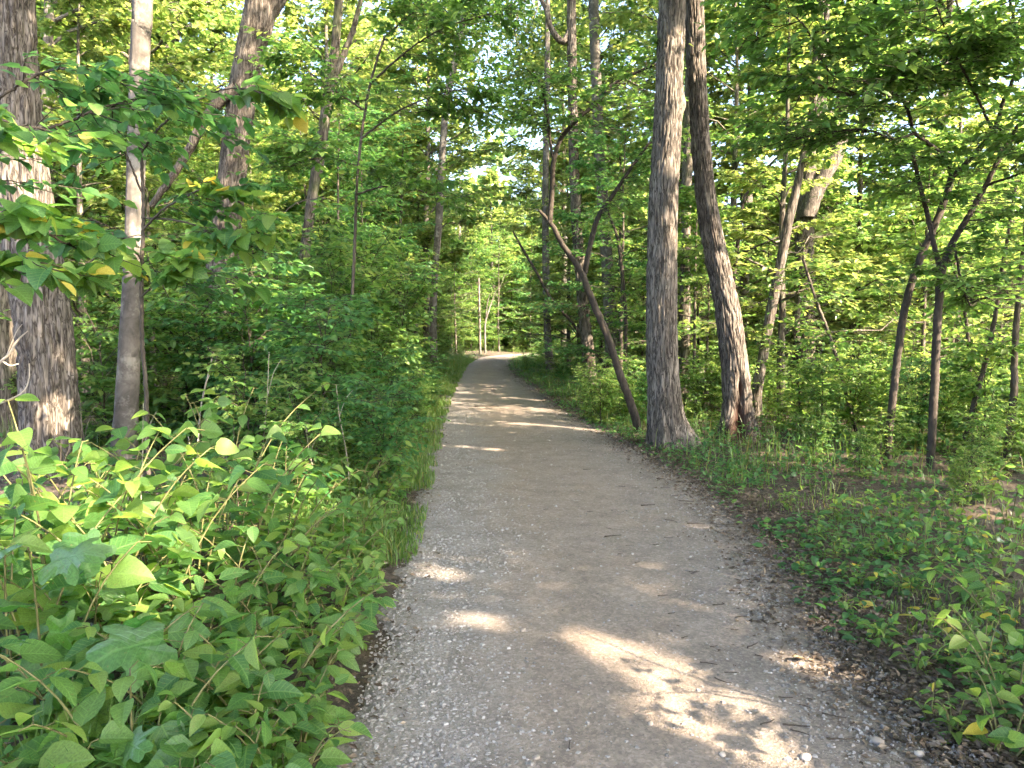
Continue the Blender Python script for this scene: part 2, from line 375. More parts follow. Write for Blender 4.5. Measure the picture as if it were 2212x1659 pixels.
def stone_mat(name, cols):
    m, nt, out, N, link = nodes(name)
    at = N('ShaderNodeAttribute', attribute_name='tint'); k = len(cols)
    rp = ramp(N, [(i / (k - 1), c) for i, c in enumerate(cols)]); link(at.outputs['Fac'], rp.inputs[0])
    tc = N('ShaderNodeTexCoord'); nz = N('ShaderNodeTexNoise', i_Scale=70.0, i_Detail=4.0); link(tc.outputs['Object'], nz.inputs['Vector'])
    hs = N('ShaderNodeHueSaturation'); mr = N('ShaderNodeMapRange', n_1=.3, n_2=.7, n_3=.8, n_4=1.2); link(nz.outputs['Fac'], mr.inputs[0]); link(mr.outputs[0], hs.inputs['Value']); link(rp.outputs[0], hs.inputs['Color'])
    b = N('ShaderNodeBsdfPrincipled', i_Roughness=.85); link(hs.outputs[0], b.inputs['Base Color'])
    link(b.outputs[0], out.inputs['Surface']); return m
M['ground'] = ground_mat(); M['path'] = path_mat()
M['gravel'] = stone_mat('gravel_stone', [(.07, .065, .06), (.15, .143, .136), (.19, .185, .178), (.27, .265, .26)])
M['stone'] = stone_mat('path_stone', [(.22, .19, .16), (.34, .30, .26)])

# ------------------------------------------------------------------ ground and trail
def axis(dense_lo, dense_hi, step, lo, hi, grow=1.18):
    a = list(np.arange(dense_lo, dense_hi + 1e-6, step)); s = step
    while a[-1] < hi: s *= grow; a.append(a[-1] + s)
    s = step; b = [dense_lo]
    while b[-1] > lo: s *= grow; b.append(b[-1] - s)
    return np.array(b[:0:-1] + a)
gx, gy = axis(-7, 8, .14, -260, 260), axis(0.5, 16, .14, -200, 420)
X, Y = np.meshgrid(gx, gy); Z = ground(X, Y) - .03 * sstep(.1, -.25, path_dist(X, Y))
idx = np.arange(X.size).reshape(X.shape)
F = np.stack([idx[:-1, :-1], idx[:-1, 1:], idx[1:, 1:], idx[1:, :-1]], -1).reshape(-1, 4)
tag(obj('ground', mk_mesh('ground', np.stack([X, Y, Z], -1).reshape(-1, 3), F), M['ground']), 'brown leaf littered forest floor under the trees', kind='structure')

def build_path():
    s = np.r_[np.linspace(0, 1, 700) ** 1.0]
    q = catmull(PATH, 760)
    t = unit(np.gradient(q[:, :2], axis=0)); nrm = np.stack([t[:, 1], -t[:, 0]], -1)
    ac = np.linspace(-1.22, 1.22, 66)
    XY = q[:, None, :2] + ac[None, :, None] * q[:, None, 2:3] * nrm[:, None]
    x, y = XY[..., 0], XY[..., 1]
    edge = np.abs(ac)[None] + .22 * (vnoise(x * 2.3, y * 2.3, 11) - .5) + .14 * (vnoise(x * 7, y * 7, 12) - .5)
    z = ground(x, y) + .012 - .09 * sstep(.98, 1.2, edge) + .007 * (vnoise(x * 9, y * 9, 5) - .5) + .006 * (vnoise(x * 26, y * 26, 6) - .5)
    z += .02 * (1 - np.minimum(np.abs(ac), 1) ** 2)[None]
    i = np.arange(x.size).reshape(x.shape)
    F = np.stack([i[:-1, :-1], i[:-1, 1:], i[1:, 1:], i[1:, :-1]], -1).reshape(-1, 4)
    o = obj('path', mk_mesh('path', np.stack([x, y, z], -1).reshape(-1, 3), F, {'across': np.broadcast_to(ac[None], x.shape).ravel()}), M['path'])
    return tag(o, 'grey gravel walking trail winding into the woods', kind='structure')
build_path()

def stone_geo(n, rngs):
    """squat irregular stones: 4-sided domes"""
    a = rngs.random((n, 1)) * 6.28 + np.arange(4) * (np.pi / 2) + rngs.normal(0, .25, (n, 4))
    r = rngs.uniform(.7, 1.2, (n, 4)); el = rngs.uniform(.6, 1.0, (n, 1))
    base = np.stack([np.cos(a) * r, np.sin(a) * r * el, np.full((n, 4), -.35)], -1)
    top = np.stack([np.cos(a) * r * .62, np.sin(a) * r * .62 * el, rngs.uniform(.35, .75, (n, 4))], -1)
    return np.concatenate([base, top], 1)
ST_F = np.array([(0, 1, 5, 4), (1, 2, 6, 5), (2, 3, 7, 6), (3, 0, 4, 7), (4, 5, 6, 7)])
def meadow():
    xs, ys = np.linspace(9, 75, 34), np.linspace(22, 95, 38)
    X, Y = np.meshgrid(xs, ys); X = X + np.maximum(Y - 22, 0) * .08; Z = ground(X, Y) + .03
    i = np.arange(X.size).reshape(X.shape)
    F = np.stack([i[:-1, :-1], i[:-1, 1:], i[1:, 1:], i[1:, :-1]], -1).reshape(-1, 4)
    m, nt, out, N, link = nodes('meadow_grass')
    tc = N('ShaderNodeTexCoord'); nz = N('ShaderNodeTexNoise', i_Scale=1.4, i_Detail=6.0); link(tc.outputs['Object'], nz.inputs['Vector'])
    rp_ = ramp(N, [(.3, (.06, .10, .025)), (.55, (.11, .15, .04)), (.75, (.2, .19, .08))]); link(nz.outputs['Fac'], rp_.inputs[0])
    b = N('ShaderNodeBsdfPrincipled', i_Roughness=.95); link(rp_.outputs[0], b.inputs['Base Color']); link(b.outputs[0], out.inputs['Surface'])
    tag(obj('meadow', mk_mesh('meadow', np.stack([X, Y, Z], -1).reshape(-1, 3), F), m), 'open sunlit meadow glimpsed beyond the belt of trees', kind='structure')
meadow()
def gravel():
    n = 32000; r = R
    y = 1.9 + 12.5 * r.random(n) ** 1.9
    s = r.random(n)
    left = s < .5; rgt = (s >= .5) & (s < .8)
    ac = np.where(left, -1.0 + np.abs(r.normal(0, .30, n)), np.where(rgt, 1.12 - np.abs(r.normal(0, .36, n)), r.uniform(-1, 1, n)))
    ac += r.normal(0, .03, n)
    x = pathx(y) + ac * pathhw(y)
    size = np.where(left, r.gamma(3, .0017, n), r.gamma(2.6, .0016, n)) * np.where(rgt, 1.25, 1) + .0016
    size = np.clip(size * np.where(left | rgt, 1, .75), .002, .017)
    z = ground(x, y) + .012 + .02 * (1 - np.minimum(np.abs(ac), 1) ** 2)
    V = stone_geo(n, r) * size[:, None, None] * np.array([1, 1, .75]) + np.stack([x, y, z], -1)[:, None]
    F = (ST_F[None] + (np.arange(n) * 8)[:, None, None]).reshape(-1, 4)
    tint = np.clip(r.normal(.5, .22, n) + np.where(left, .15, 0), 0, 1)
    o = obj('gravel', mk_mesh('gravel', V.reshape(-1, 3), F, {'tint': np.repeat(tint, 8)}, smooth=False), M['gravel'])
    tag(o, 'loose pale gravel strewn over the trail', 'gravel', kind='stuff')
gravel()

# ------------------------------------------------------------------ sunbeams seen in the photograph
for u, v, r in [(1285, 1400, .10), (1330, 1425, .13), (1385, 1450, .15), (1440, 1480, .17), (1500, 1520, .17), (1560, 1575, .14), (1610, 1630, .10), (1450, 1560, .10),
                (950, 1245, .03), (1035, 1350, .02),
                (1000, 968, .2), (960, 965, .2), (1060, 975, .12), (1115, 940, .12), (985, 872, .3), (1150, 866, .45), (1100, 862, .3), (1060, 842, .4),
                (1030, 818, .3), (1090, 822, .5), (1140, 826, .5), (1085, 768, 1.2), (2130, 1110, .25), (1735, 1440, .03)]:
    beam(PG(u, v), r * (.35 if v > 1200 else .25))
for u, v, d, r in [(170, 1160, 3.8, .38), (90, 1090, 4, .3), (200, 1290, 3.6, .3), (640, 1000, 5.1, .3), (85, 370, 7.3, .16), (90, 430, 7.3, .12), (120, 900, 7.3, .06), (305, 40, 8.0, .16), (300, 110, 8, .12), (290, 470, 8, .14), (285, 540, 8, .12),
                   (1445, 300, 10, .16), (1450, 335, 10, .17), (1445, 480, 10, .09), (1450, 520, 10, .08), (1500, 850, 10, .10), (1495, 910, 10, .14), (1480, 945, 10, .1),
                   (1515, 100, 10.6, .14), (1525, 85, 10.6, .1), (1545, 550, 10.5, .14), (1560, 620, 10.5, .10), (1570, 640, 10.5, .10), (1575, 700, 10.5, .13), (1585, 760, 10.5, .15), (1590, 800, 10.5, .17), (1600, 845, 10.5, .16),
                   (1665, 690, 13, .12), (1670, 620, 13, .1), (1790, 345, 16, .18), (1815, 290, 16, .16), (1730, 350, 16, .12), (1720, 720, 16, .12), (1480, 700, 16, .3),
                   (1275, 780, 19, .3), (1275, 840, 19, .3), (1325, 700, 22, .4), (955, 510, 26, .5), (975, 150, 30, .8), (965, 280, 30, .6), (1035, 640, 44, 1.2), (1050, 690, 44, 1.5), (1000, 690, 42, 1.2), (1080, 690, 46, 1.6),
                   (90, 1040, 4.2, .13), (180, 1090, 4.0, .16), (110, 1120, 4.0, .16), (230, 1150, 3.9, .14), (60, 1130, 3.9, .14), (200, 1240, 3.7, .18), (130, 1310, 3.6, .16), (210, 1310, 3.6, .12),
                   (590, 960, 5.4, .13), (640, 1000, 5.2, .16), (680, 1035, 5.0, .12), (440, 900, 6, .12), (660, 640, 9, .3), (570, 1110, 5, .12),
                   (150, 460, 4.6, .1), (300, 570, 5, .1), (390, 595, 5.2, .1), (460, 600, 5.2, .1), (30, 280, 4.2, .12), (460, 820, 10, .35), (880, 740, 14, .4), (865, 820, 13, .35),
                   (1900, 900, 12, .5), (1800, 850, 14, .6), (2100, 900, 12, .5), (2000, 760, 14, .7), (1700, 1000, 9, .25)]:
    beam(P(u, v, d), r * (1.45 if d > 7 else 1.15))

# ------------------------------------------------------------------ growing wood and leaves
UP = np.array([0, 0, 1.])
def sprays(p0, d, L, m, size, rng, droop=.12, flat=.3, tint=(.5, .25), jit=.22):
    """leaves on both sides of K twigs, m leaves each, held in flat sprays"""
    K = len(p0)
    s = (np.arange(m) + .6)[None] / m + rng.normal(0, .04, (K, m))
    pos = p0[:, None] + d[:, None] * (L[:, None] * s)[..., None] - UP * (droop * L[:, None] * s ** 2)[..., None]
    side = np.where((np.arange(m) % 2)[None, :] == 0, 1., -1.) * np.ones((K, 1))
    lat = unit(np.cross(np.broadcast_to(UP, d.shape), d))[:, None] * side[..., None]
    last = (np.arange(m) >= m - 1)[None, :, None]
    ang = rng.normal(55, 12, (K, m, 1)) * np.pi / 180 * np.where(last, .1, 1)
    ax = d[:, None] * np.cos(ang) + lat * np.sin(ang) + rng.normal(0, jit, (K, m, 3)) - UP * rng.normal(.25, .18, (K, m, 1))
    nr = UP + rng.normal(0, flat, (K, m, 3))
    Ls = size * rng.uniform(.65, 1.2, (K, m)) * np.where(s < .3, .8, 1)
    t = np.clip(rng.normal(tint[0], tint[1], (K, m)) + rng.normal(0, .12, (K, 1)), 0, 1)
    return Leaves(pos.reshape(-1, 3), ax.reshape(-1, 3), nr.reshape(-1, 3), Ls.ravel(), t.ravel())
def twigs_on(poly, rng, n, s0, s1, ang, el, Lt):
    """n twigs leaving a polyline sideways"""
    s = rng.uniform(s0, s1, n); q = catmull(poly[:, :3], 40); i = np.clip((s * 39).astype(int), 0, 38)
    p = q[i]; t = unit(q[i + 1] - q[i])
    h = t.copy(); h[:, 2] = 0; bad = np.linalg.norm(h, axis=1) < .35
    az = rng.uniform(0, 6.28, n); h[bad] = np.stack([np.cos(az), np.sin(az), 0 * az], -1)[bad]; h = unit(h)
    a = np.where(rng.random(n) < .5, 1, -1) * rng.normal(ang, 16, n) * np.pi / 180
    d = np.stack([h[:, 0] * np.cos(a) - h[:, 1] * np.sin(a), h[:, 0] * np.sin(a) + h[:, 1] * np.cos(a), rng.normal(el, .15, n)], -1)
    return p, unit(d), Lt * rng.uniform(.55, 1.25, n) * (1.15 - .5 * s), s
def curve_tubes(p, d, L, r0, rng, droop=.12, n=4, seg=3):
    s = np.linspace(0, 1, n)
    q = p[:, None] + d[:, None] * (L[:, None] * s)[..., None] - UP * (droop * L[:, None] * s ** 2)[..., None]
    q[:, 1:-1] += rng.normal(0, .03, (len(p), n - 2, 3)) * L[:, None, None]
    return tubes(q, r0[:, None] * (1 - .75 * s), seg)

class Proto: pass
def make_tree(rng, H, r0, nb, h0, Lb, el0, nt, nl, size, lean=.04, wood_seg=8, tint=(.5, .25), shape='oval', droop=.1, flat=.3, wig=.05, Lt=.42):
    """a tree: trunk, limbs, twigs and leaf sprays; returns wood and leaves"""
    z = np.linspace(0, 1, 9)
    w = np.cumsum(rng.normal(0, wig, (9, 2)), 0) * (H / 9) * .6 + np.outer(z * H, rng.normal(0, lean, 2)); w -= w[0]
    tr = np.c_[w, z * H]; tr[0, 2] = -.25
    tq = catmull(tr, 26); zz = np.linspace(0, 1, 26)
    rr = r0 * (1 - .82 * zz) + r0 * .45 * np.exp(-zz * H / .35)
    parts = [tubes(tq, rr, wood_seg)]
    hs = h0 + (1 - h0) * ((np.arange(nb) + rng.random(nb)) / nb) ** .9
    az = np.arange(nb) * 2.4 + rng.normal(0, .5, nb)
    rel = (hs - h0) / (1 - h0 + 1e-6)
    prof = {'oval': np.sin(np.pi * np.clip(rel * .85 + .18, 0, 1)) ** .7, 'cone': 1.05 - .8 * rel, 'vase': .55 + .5 * rel, 'layer': .6 + .45 * rng.random(nb)}[shape]
    Lbr = Lb * prof * rng.uniform(.75, 1.2, nb)
    p0 = catmull(tr, 100)[np.clip((hs * 99).astype(int), 0, 99)]
    el = el0 + rng.normal(0, .12, nb) + rel * .5
    d0 = np.stack([np.cos(az) * np.cos(el), np.sin(az) * np.cos(el), np.sin(el)], -1)
    s = np.linspace(0, 1, 7)
    bp = p0[:, None] + d0[:, None] * (Lbr[:, None] * s)[..., None] - UP * ((.10 + .25 * np.maximum(el, 0))[:, None] * Lbr[:, None] * s ** 2)[..., None]
    bp[:, 1:] += np.cumsum(rng.normal(0, .035, (nb, 6, 3)), 1) * Lbr[:, None, None]
    br = np.interp(hs, zz, rr) * .42
    parts.append(tubes(bp, np.maximum(br[:, None] * (1 - .8 * s), .004), 5))
    ls = []
    for k in range(nb):
        p, d, L, ss = twigs_on(bp[k], rng, nt, .18, 1.0, 55, .12, Lbr[k] * Lt)
        parts.append(curve_tubes(p, d, L, np.full(nt, max(br[k] * .22, .004)), rng))
        ls.append(sprays(p, d, np.maximum(L, size * 3), nl, size, rng, droop=droop, flat=flat, tint=tint))
    o = Proto(); o.wood = join(parts); o.leaves = Leaves.cat(ls); return o

# mesh for prototypes
def proto_finish(o, name, bark, lmat, tmpl=T_FAR, width=1.0):
    o.wm = mk_mesh(name + '_trunk', *o.wood); o.wm.materials.append(bark)
    o.lm = o.leaves.mesh(name + '_crown', tmpl, lmat, width); o.lmat, o.tmpl, o.width = lmat, tmpl, width
    return o
def crosses(o, x, y, rz, sc):
    z = float(ground(x, y)); c, s = math.cos(rz), math.sin(rz); p = o.leaves.p[::3] * sc
    wp = np.stack([p[:, 0] * c - p[:, 1] * s + x, p[:, 0] * s + p[:, 1] * c + y, p[:, 2] + z], -1)
    return int((~beam_mask(wp, 0, .13)).sum())
def place(o, name, label, cat, group, x, y, rz, sc, parts=('trunk', 'crown'), sink=0):
    z = float(ground(x, y)) - sink
    root = thing(name, label, cat, (x, y, z), rz, sc, group)
    obj(parts[0], o.wm, None, root)
    c, s = math.cos(rz), math.sin(rz)
    p = o.leaves.p * sc; wp = np.stack([p[:, 0] * c - p[:, 1] * s + x, p[:, 0] * s + p[:, 1] * c + y, p[:, 2] + z], -1)
    ok = beam_mask(wp, L=o.leaves.L * sc) if parts[0] == 'trunk' else np.ones(len(wp), bool)
    me = o.lm if (~ok).sum() < 3 else o.leaves.take(ok).mesh('crown', o.tmpl, o.lmat, o.width)
    tag(obj(parts[1], me, None, root), kind='stuff')
    return root

# ------------------------------------------------------------------ trunks traced at their real distance
def bark_trunk(ctrl, seg, nlen, amp=.012, fx=34., fz=4.5, flare=.5, bumps=(), seed=0, zmax_detail=8.0, fl_h=.28):
    """one trunk with real furrows; ctrl rows (x,y,z,r)"""
    q = catmull(np.asarray(ctrl, float), nlen)
    c, r = q[:, :3], q[:, 3]
    zb = c[0, 2] + .25
    h = np.maximum(c[:, 2] - zb, 0)
    t = unit(np.gradient(c, axis=0)); n1 = unit(np.cross(np.array([0, 1., 0]), t)); n2 = np.cross(t, n1)
    th = np.linspace(0, 2 * np.pi, seg, endpoint=False)          # th=0 along +x, th=-pi/2 towards the camera
    n2 = -n2 * np.sign(n2[:, 1:2] + 1e-9) * -1
    TH, HH = np.meshgrid(th, h); RR = r[:, None] * np.ones_like(TH)
    wob = TH + .25 * (vnoise(np.cos(TH) * 2, np.sin(TH) * 2 + seed, HH * 2.2) - .5)
    R0 = np.median(r)
    a, b = np.cos(wob) * R0 * fx, np.sin(wob) * R0 * fx + seed * 7.3
    f = np.clip(np.abs(2 * vnoise(a, b, HH * fz) - 1) * 3.2, 0, 1); f2 = np.clip(np.abs(2 * vnoise(a * 1.9 + 9, b * 1.9, HH * fz * 1.7) - 1) * 2.6, 0, 1)
    disp = amp * (1.25 * (f - 1) + .7 * (f2 - 1) + .4 * (vnoise(a * 3, b * 3, HH * 30) - .5)) + .035 * R0 / .25 * (vnoise(np.cos(TH) * 1.3, np.sin(TH) * 1.3 + seed, HH * .9) - .5)
    lob = .5 + .5 * np.cos(TH * 5 + seed + .8 * np.sin(TH)) ** 2
    disp += RR * flare * np.exp(-HH / fl_h) * lob
    rot = np.zeros_like(TH)
    for (bz, bth, sz, sth, am, rt) in bumps:
        dth = np.angle(np.exp(1j * (TH - bth)))
        g = np.exp(-((HH - bz) / sz) ** 2 - (dth / sth) ** 2)
        disp += am * g; rot = np.maximum(rot, rt * np.clip(g * 1.7 - .3, 0, 1))
    V = c[:, None] + (RR + disp)[..., None] * (np.cos(TH)[..., None] * n1[:, None] + np.sin(TH)[..., None] * n2[:, None])
    i = np.arange(TH.size).reshape(TH.shape)
    A, B = i[:-1], i[1:]
    F = np.stack([A, np.roll(A, -1, 1), np.roll(B, -1, 1), B], -1).reshape(-1, 4)
    return V.reshape(-1, 3), F, rot.ravel()
def ctrl_from(px, d, base, top=None, dz=None):
    """px rows (u, v, width px) from foot to top at distance d (or list of distances) -> (x,y,z,r)"""
    rows = []
    for k, (u, v, w) in enumerate(px):
        dd = d[k] if isinstance(d, (list, tuple)) else d
        p = P(u, v, dd); rows.append((*p, .90 * w * dd / FPX / 2))
    rows = np.array(rows)
    g = float(ground(rows[0, 0], rows[0, 1]))
    first = rows[0].copy(); first[2] = g - .25
    if rows[0, 2] > g + .05: rows = np.vstack([first, rows])
    else: rows[0] = first
    if top is not None:                                   # carry on above the frame
        dirv = unit(rows[-1, :3] - rows[-2, :3]); L = top - rows[-1, 2]
        for f in (.5, 1.0):
            p = rows[-1 if f == .5 else -1, :3] + (dirv * np.array([.6, .6, 1])) * L * .5
            rows = np.vstack([rows, [*p, rows[-1, 3] * .68]])
    return rows
def crown_cloud(rng, cen, rad, n, size, tint=(.55, .25), clump=60, sd=.8):
    """foliage of a high crown: clumps in an ellipsoid"""
    u = unit(rng.normal(size=(clump, 3))) * (rng.random((clump, 1)) ** .45)
    cc = cen + u * rad
    k = rng.integers(0, clump, n)
    p = cc[k] + rng.normal(0, sd, (n, 3)) * np.array([1, 1, .55])
    ax = rng.normal(size=(n, 3)) * np.array([1, 1, .5]) - UP * .3
    nr = UP + rng.normal(0, .5, (n, 3))
    t = np.clip(rng.normal(tint[0], tint[1], n) + rng.normal(0, .12, clump)[k], 0, 1)
    L = Leaves(p, ax, nr, size * rng.uniform(.7, 1.2, n), t)
    return L, cc
def limbs_to(rng, start, targets, r0):
    q = np.stack([np.linspace(0, 1, 5)] * len(targets))[..., None]
    mid = start[None, None] * (1 - q) + targets[:, None] * q + UP * (np.sin(q * np.pi) * -.35)
    mid[:, 1:-1] += rng.normal(0, .22, (len(targets), 3, 3))
    return tubes(mid, r0 * (1 - .8 * np.linspace(0, 1, 5))[None] * np.ones((len(targets), 1)), 5)

def big_tree(name, label, ctrl, mat, seg=96, nlen=320, crown=None, lmat='leaf_canopy', limbs=(), seed=0, **kw):
    rng = np.random.default_rng(100 + seed)
    base = np.array([ctrl[0][0], ctrl[0][1], float(ground(ctrl[0][0], ctrl[0][1]))])
    root = thing(name, label, 'tree', base)
    V, F, rot = bark_trunk(ctrl, seg, nlen, seed=seed, **kw)
    obj('trunk', mk_mesh('trunk', V - base, F, {'rot': rot}), mat, root)
    for lb in limbs:                                       # (x,y,z,r) polylines
        lb = np.asarray(lb); q = catmull(lb, 30)
        v, f = tubes(q[:, :3] + rng.normal(0, .006, (30, 3)), q[:, 3], 10)
        obj('limb', mk_mesh('limb', v - base, f), mat, root)
    if crown:
        top = np.asarray(ctrl[-1][:3])
        Ls = []; tg = []
        for (off, rad, n, size) in crown:
            cen = np.array([top[0] + off[0], top[1] + off[1], off[2]])
            L, cc = crown_cloud(rng, cen, np.asarray(rad, float), n, size); Ls.append(L); tg.append(cc[:14 if name != 'shade_tree' else 4])
        L = Leaves.cat(Ls); L = L.take(beam_mask(L.p + L.a * L.L[:, None] * .5, L=L.L)); L.p = L.p - base
        tag(obj('crown', L.mesh('crown', T_FAR, M[lmat]), None, root), kind='stuff')
        tg = np.vstack(tg)
        v, f = limbs_to(rng, top - UP * .5, tg, max(ctrl[-1][3] * .5, .03))
        obj('branches', mk_mesh('branches', v - base, f), mat, root)
    return root

R1 = ctrl_from([(1444, 962, 84), (1437, 900, 82), (1430, 760, 78), (1430, 600, 74), (1433, 430, 72), (1440, 300, 70), (1447, 150, 66), (1452, 0, 62)], 10.0, None, top=11)
big_tree('oak_tree', 'tall straight grey-barked tree standing at the edge of the gravel path', R1, M['bark_grey'], 160, 350, seed=1, amp=.015, flare=.42,
         crown=[((2, -2, 11.5), (4.5, 4.5, 3.5), 8500, .17)],
         bumps=[(4.62, 0.15, .13, .55, .05, 0), (4.38, -.9, .07, .3, -.02, .2), (.05, -.25, .25, .5, .14, 0)])
R2 = ctrl_from([(1592, 955, 84), (1594, 900, 74), (1590, 820, 68), (1574, 690, 62), (1555, 590, 56), (1535, 490, 52), (1520, 380, 48), (1510, 250, 46), (1502, 100, 45), (1500, 0, 44)], 10.6, None, top=11)
big_tree('hollow_tree', 'leaning dark trunk with a rotten reddish hollow at its foot', R2, M['bark_dark'], 160, 350, seed=2, amp=.016, flare=.38,
         crown=[((3, -1.5, 11.5), (4.5, 4.5, 3.5), 8500, .17)],
         bumps=[(.26, -1.6, .36, .85, -.24, 1.0), (.76, -1.3, .17, .34, -.15, 1.0), (.1, -2.3, .22, .35, .13, .8), (.12, -.45, .3, .3, .07, 0), (2.6, 2.9, .05, .3, .03, 0)])
L1 = ctrl_from([(112, 1000, 136), (108, 930, 128), (103, 820, 124), (92, 700, 124), (72, 560, 124), (52, 430, 122), (40, 320, 116), (30, 160, 108), (22, 0, 104)], 7.4, None, top=11)
big_tree('oak_tree', 'massive deeply furrowed trunk rising behind the leafy bushes', L1, M['bark_grey'], 160, 350, seed=3, amp=.024, fx=24, fz=3.6, flare=.22,
         crown=[((-1, 0, 11), (4, 4, 2.5), 4000, .17)], bumps=[(2.62, -.6, .12, .3, .035, .5), (2.45, -.9, .1, .3, -.02, .7)])
L0 = ctrl_from([(10, 960, 60), (6, 800, 58), (0, 640, 56), (-8, 400, 54), (-18, 100, 50)], 10.5, None, top=10)
big_tree('oak_tree', 'grey trunk half hidden directly behind the massive furrowed trunk', L0, M['bark_mossy'], 48, 160, seed=4, amp=.014, flare=.2)
L2 = ctrl_from([(268, 985, 58), (272, 900, 54), (278, 780, 50), (284, 640, 44), (290, 500, 42), (295, 350, 41), (300, 180, 42), (305, 60, 44), (308, 0, 44)], 8.0, None, top=11)
big_tree('beech_tree', 'slim pale smooth-barked trunk beside the massive furrowed trunk', L2, M['bark_pale'], 64, 220, seed=5, amp=.003, flare=.2,
         crown=[((-1, 1, 10), (3, 3, 2.5), 3000, .16)], bumps=[(5.15, -1.2, .06, .3, .02, .3), (3.2, -2.0, .05, .3, .018, .3)])
L3 = ctrl_from([(462, 860, 84), (468, 740, 80), (478, 600, 74), (490, 480, 68), (505, 350, 66), (522, 210, 66), (545, 90, 68), (566, 0, 72)], 12.0, None, top=12)
def limb(px, d):
    return np.array([(*P(u, v, d), w * d / FPX / 2) for u, v, w in px])
big_tree('oak_tree', 'dark furrowed trunk leaning above the shrub thicket', L3, M['bark_dark'], 96, 260, seed=6, amp=.016, flare=.2, fx=30,
         crown=[((-1, 0, 12.5), (4, 4, 3), 4000, .18)],
         limbs=[limb([(512, 190, 30), (470, 222, 24), (428, 285, 21), (405, 330, 18), (360, 400, 15), (325, 445, 12)], 11.8), limb([(556, 60, 26), (596, 20, 22), (640, -60, 18), (690, -160, 14)], 12.2)])
L4 = ctrl_from([(648, 790, 26), (652, 680, 26), (657, 560, 25), (672, 440, 24), (688, 350, 28), (704, 240, 24), (722, 120, 22), (732, 0, 20)], 14, None, top=11)
big_tree('maple_tree', 'thin crooked trunk with a knotted bend standing over the feathery seedlings', L4, M['bark_mossy'], 40, 160, seed=7, amp=.008, flare=.2,
         crown=[((-.5, 1, 11), (3, 3, 2.6), 6000, .16)], limbs=[limb([(712, 190, 15), (745, 110, 13), (770, 40, 11), (790, -60, 9)], 14)],
         bumps=[(4.85, -1.3, .12, .5, .05, .3)])
R4 = ctrl_from([(1277, 846, 34), (1270, 760, 31), (1262, 690, 29), (1254, 600, 27), (1245, 470, 26), (1240, 350, 25), (1237, 200, 24), (1234, 0, 22)], 19, None, top=15)
big_tree('oak_tree', 'slender dark trunk with a flaky pale foot beside the bend of path', R4, M['bark_dark'], 48, 220, seed=8, amp=.02, flare=.2,
         crown=[((1.5, 0, 14), (3.6, 3.6, 3), 7000, .18)], bumps=[(.9, -1.3, .3, 1.0, .03, .5)], limbs=[limb([(1236, 60, 15), (1215, 90, 14), (1190, 60, 12), (1180, 20, 11), (1160, -20, 9)], 19)])
R5 = ctrl_from([(1187, 790, 20), (1183, 720, 18), (1180, 620, 17), (1178, 480, 16), (1180, 300, 15), (1182, 150, 14)], 28, None, top=17)
big_tree('beech_tree', 'pale grey straight trunk past the tangled low shrubs at path bend', R5, M['bark_pale'], 32, 140, seed=9, amp=.004, flare=.15, crown=[((-1.8, 1, 13.5), (3.4, 3.5, 2.6), 6500, .2)])
R6 = ctrl_from([(1322, 800, 32), (1318, 700, 30), (1312, 580, 29), (1302, 440, 27), (1293, 300, 26), (1286, 120, 24), (1282, 0, 23)], 23, None, top=16)
big_tree('beech_tree', 'blotchy pale trunk behind the small leaning forked tree', R6, M['bark_pale'], 40, 160, seed=10, amp=.006, flare=.2, crown=[((1, 1, 16), (3.5, 3.5, 3), 7000, .19)])
R7 = ctrl_from([(1476, 850, 30), (1478, 740, 28), (1480, 600, 26), (1482, 450, 25), (1486, 300, 24), (1490, 150, 22)], 16, None, top=14)
big_tree('maple_tree', 'mottled trunk peeping out directly behind the tall straight tree', R7, M['bark_mossy'], 40, 150, seed=11, amp=.01, flare=.2, crown=[((2, 1, 14), (3.5, 3.5, 3), 6000, .18)])
R8 = ctrl_from([(1635, 850, 26), (1650, 760, 25), (1668, 660, 25), (1688, 560, 24), (1703, 480, 23), (1722, 400, 19), (1738, 320, 15), (1748, 270, 13), (1765, 180, 11)], 13, None, top=8.5)
big_tree('maple_tree', 'slim dark trunk leaning towards the forked pale-limbed tree', R8, M['bark_dark'], 40, 180, seed=12, amp=.008, flare=.2, crown=[((0, 0, 9), (2, 2, 1.6), 2500, .15)])
R9 = ctrl_from([(1738, 850, 50), (1738, 740, 48), (1738, 620, 46), (1738, 520, 44), (1742, 430, 44), (1752, 340, 42), (1762, 260, 40), (1770, 150, 36)], 16.5, None, top=13)
big_tree('oak_tree', 'stout trunk with a sunlit curving limb forking off high up', R9, M['bark_dark'], 64, 200, seed=13, amp=.014, flare=.2, crown=[((2.5, 1, 13), (4, 4, 3), 4500, .18)],
         limbs=[limb([(1742, 470, 34), (1758, 425, 34), (1780, 380, 32), (1803, 340, 30), (1814, 300, 32), (1800, 268, 24), (1792, 240, 14)], 16.3), limb([(1722, 735, 14), (1720, 690, 16), (1735, 610, 14), (1752, 540, 12)], 16)])
L6 = ctrl_from([(938, 800, 18), (936, 690, 17), (940, 580, 16), (948, 480, 18), (956, 320, 16), (966, 210, 17), (985, 120, 16), (1000, 40, 14)], 27, None, top=18)
big_tree('beech_tree', 'sunlit white curving trunk rising where the path bends', L6, M['bark_pale'], 32, 140, seed=14, amp=.004, flare=.15, crown=[((.8, 2, 14), (3.2, 3, 2.6), 5500, .2)])

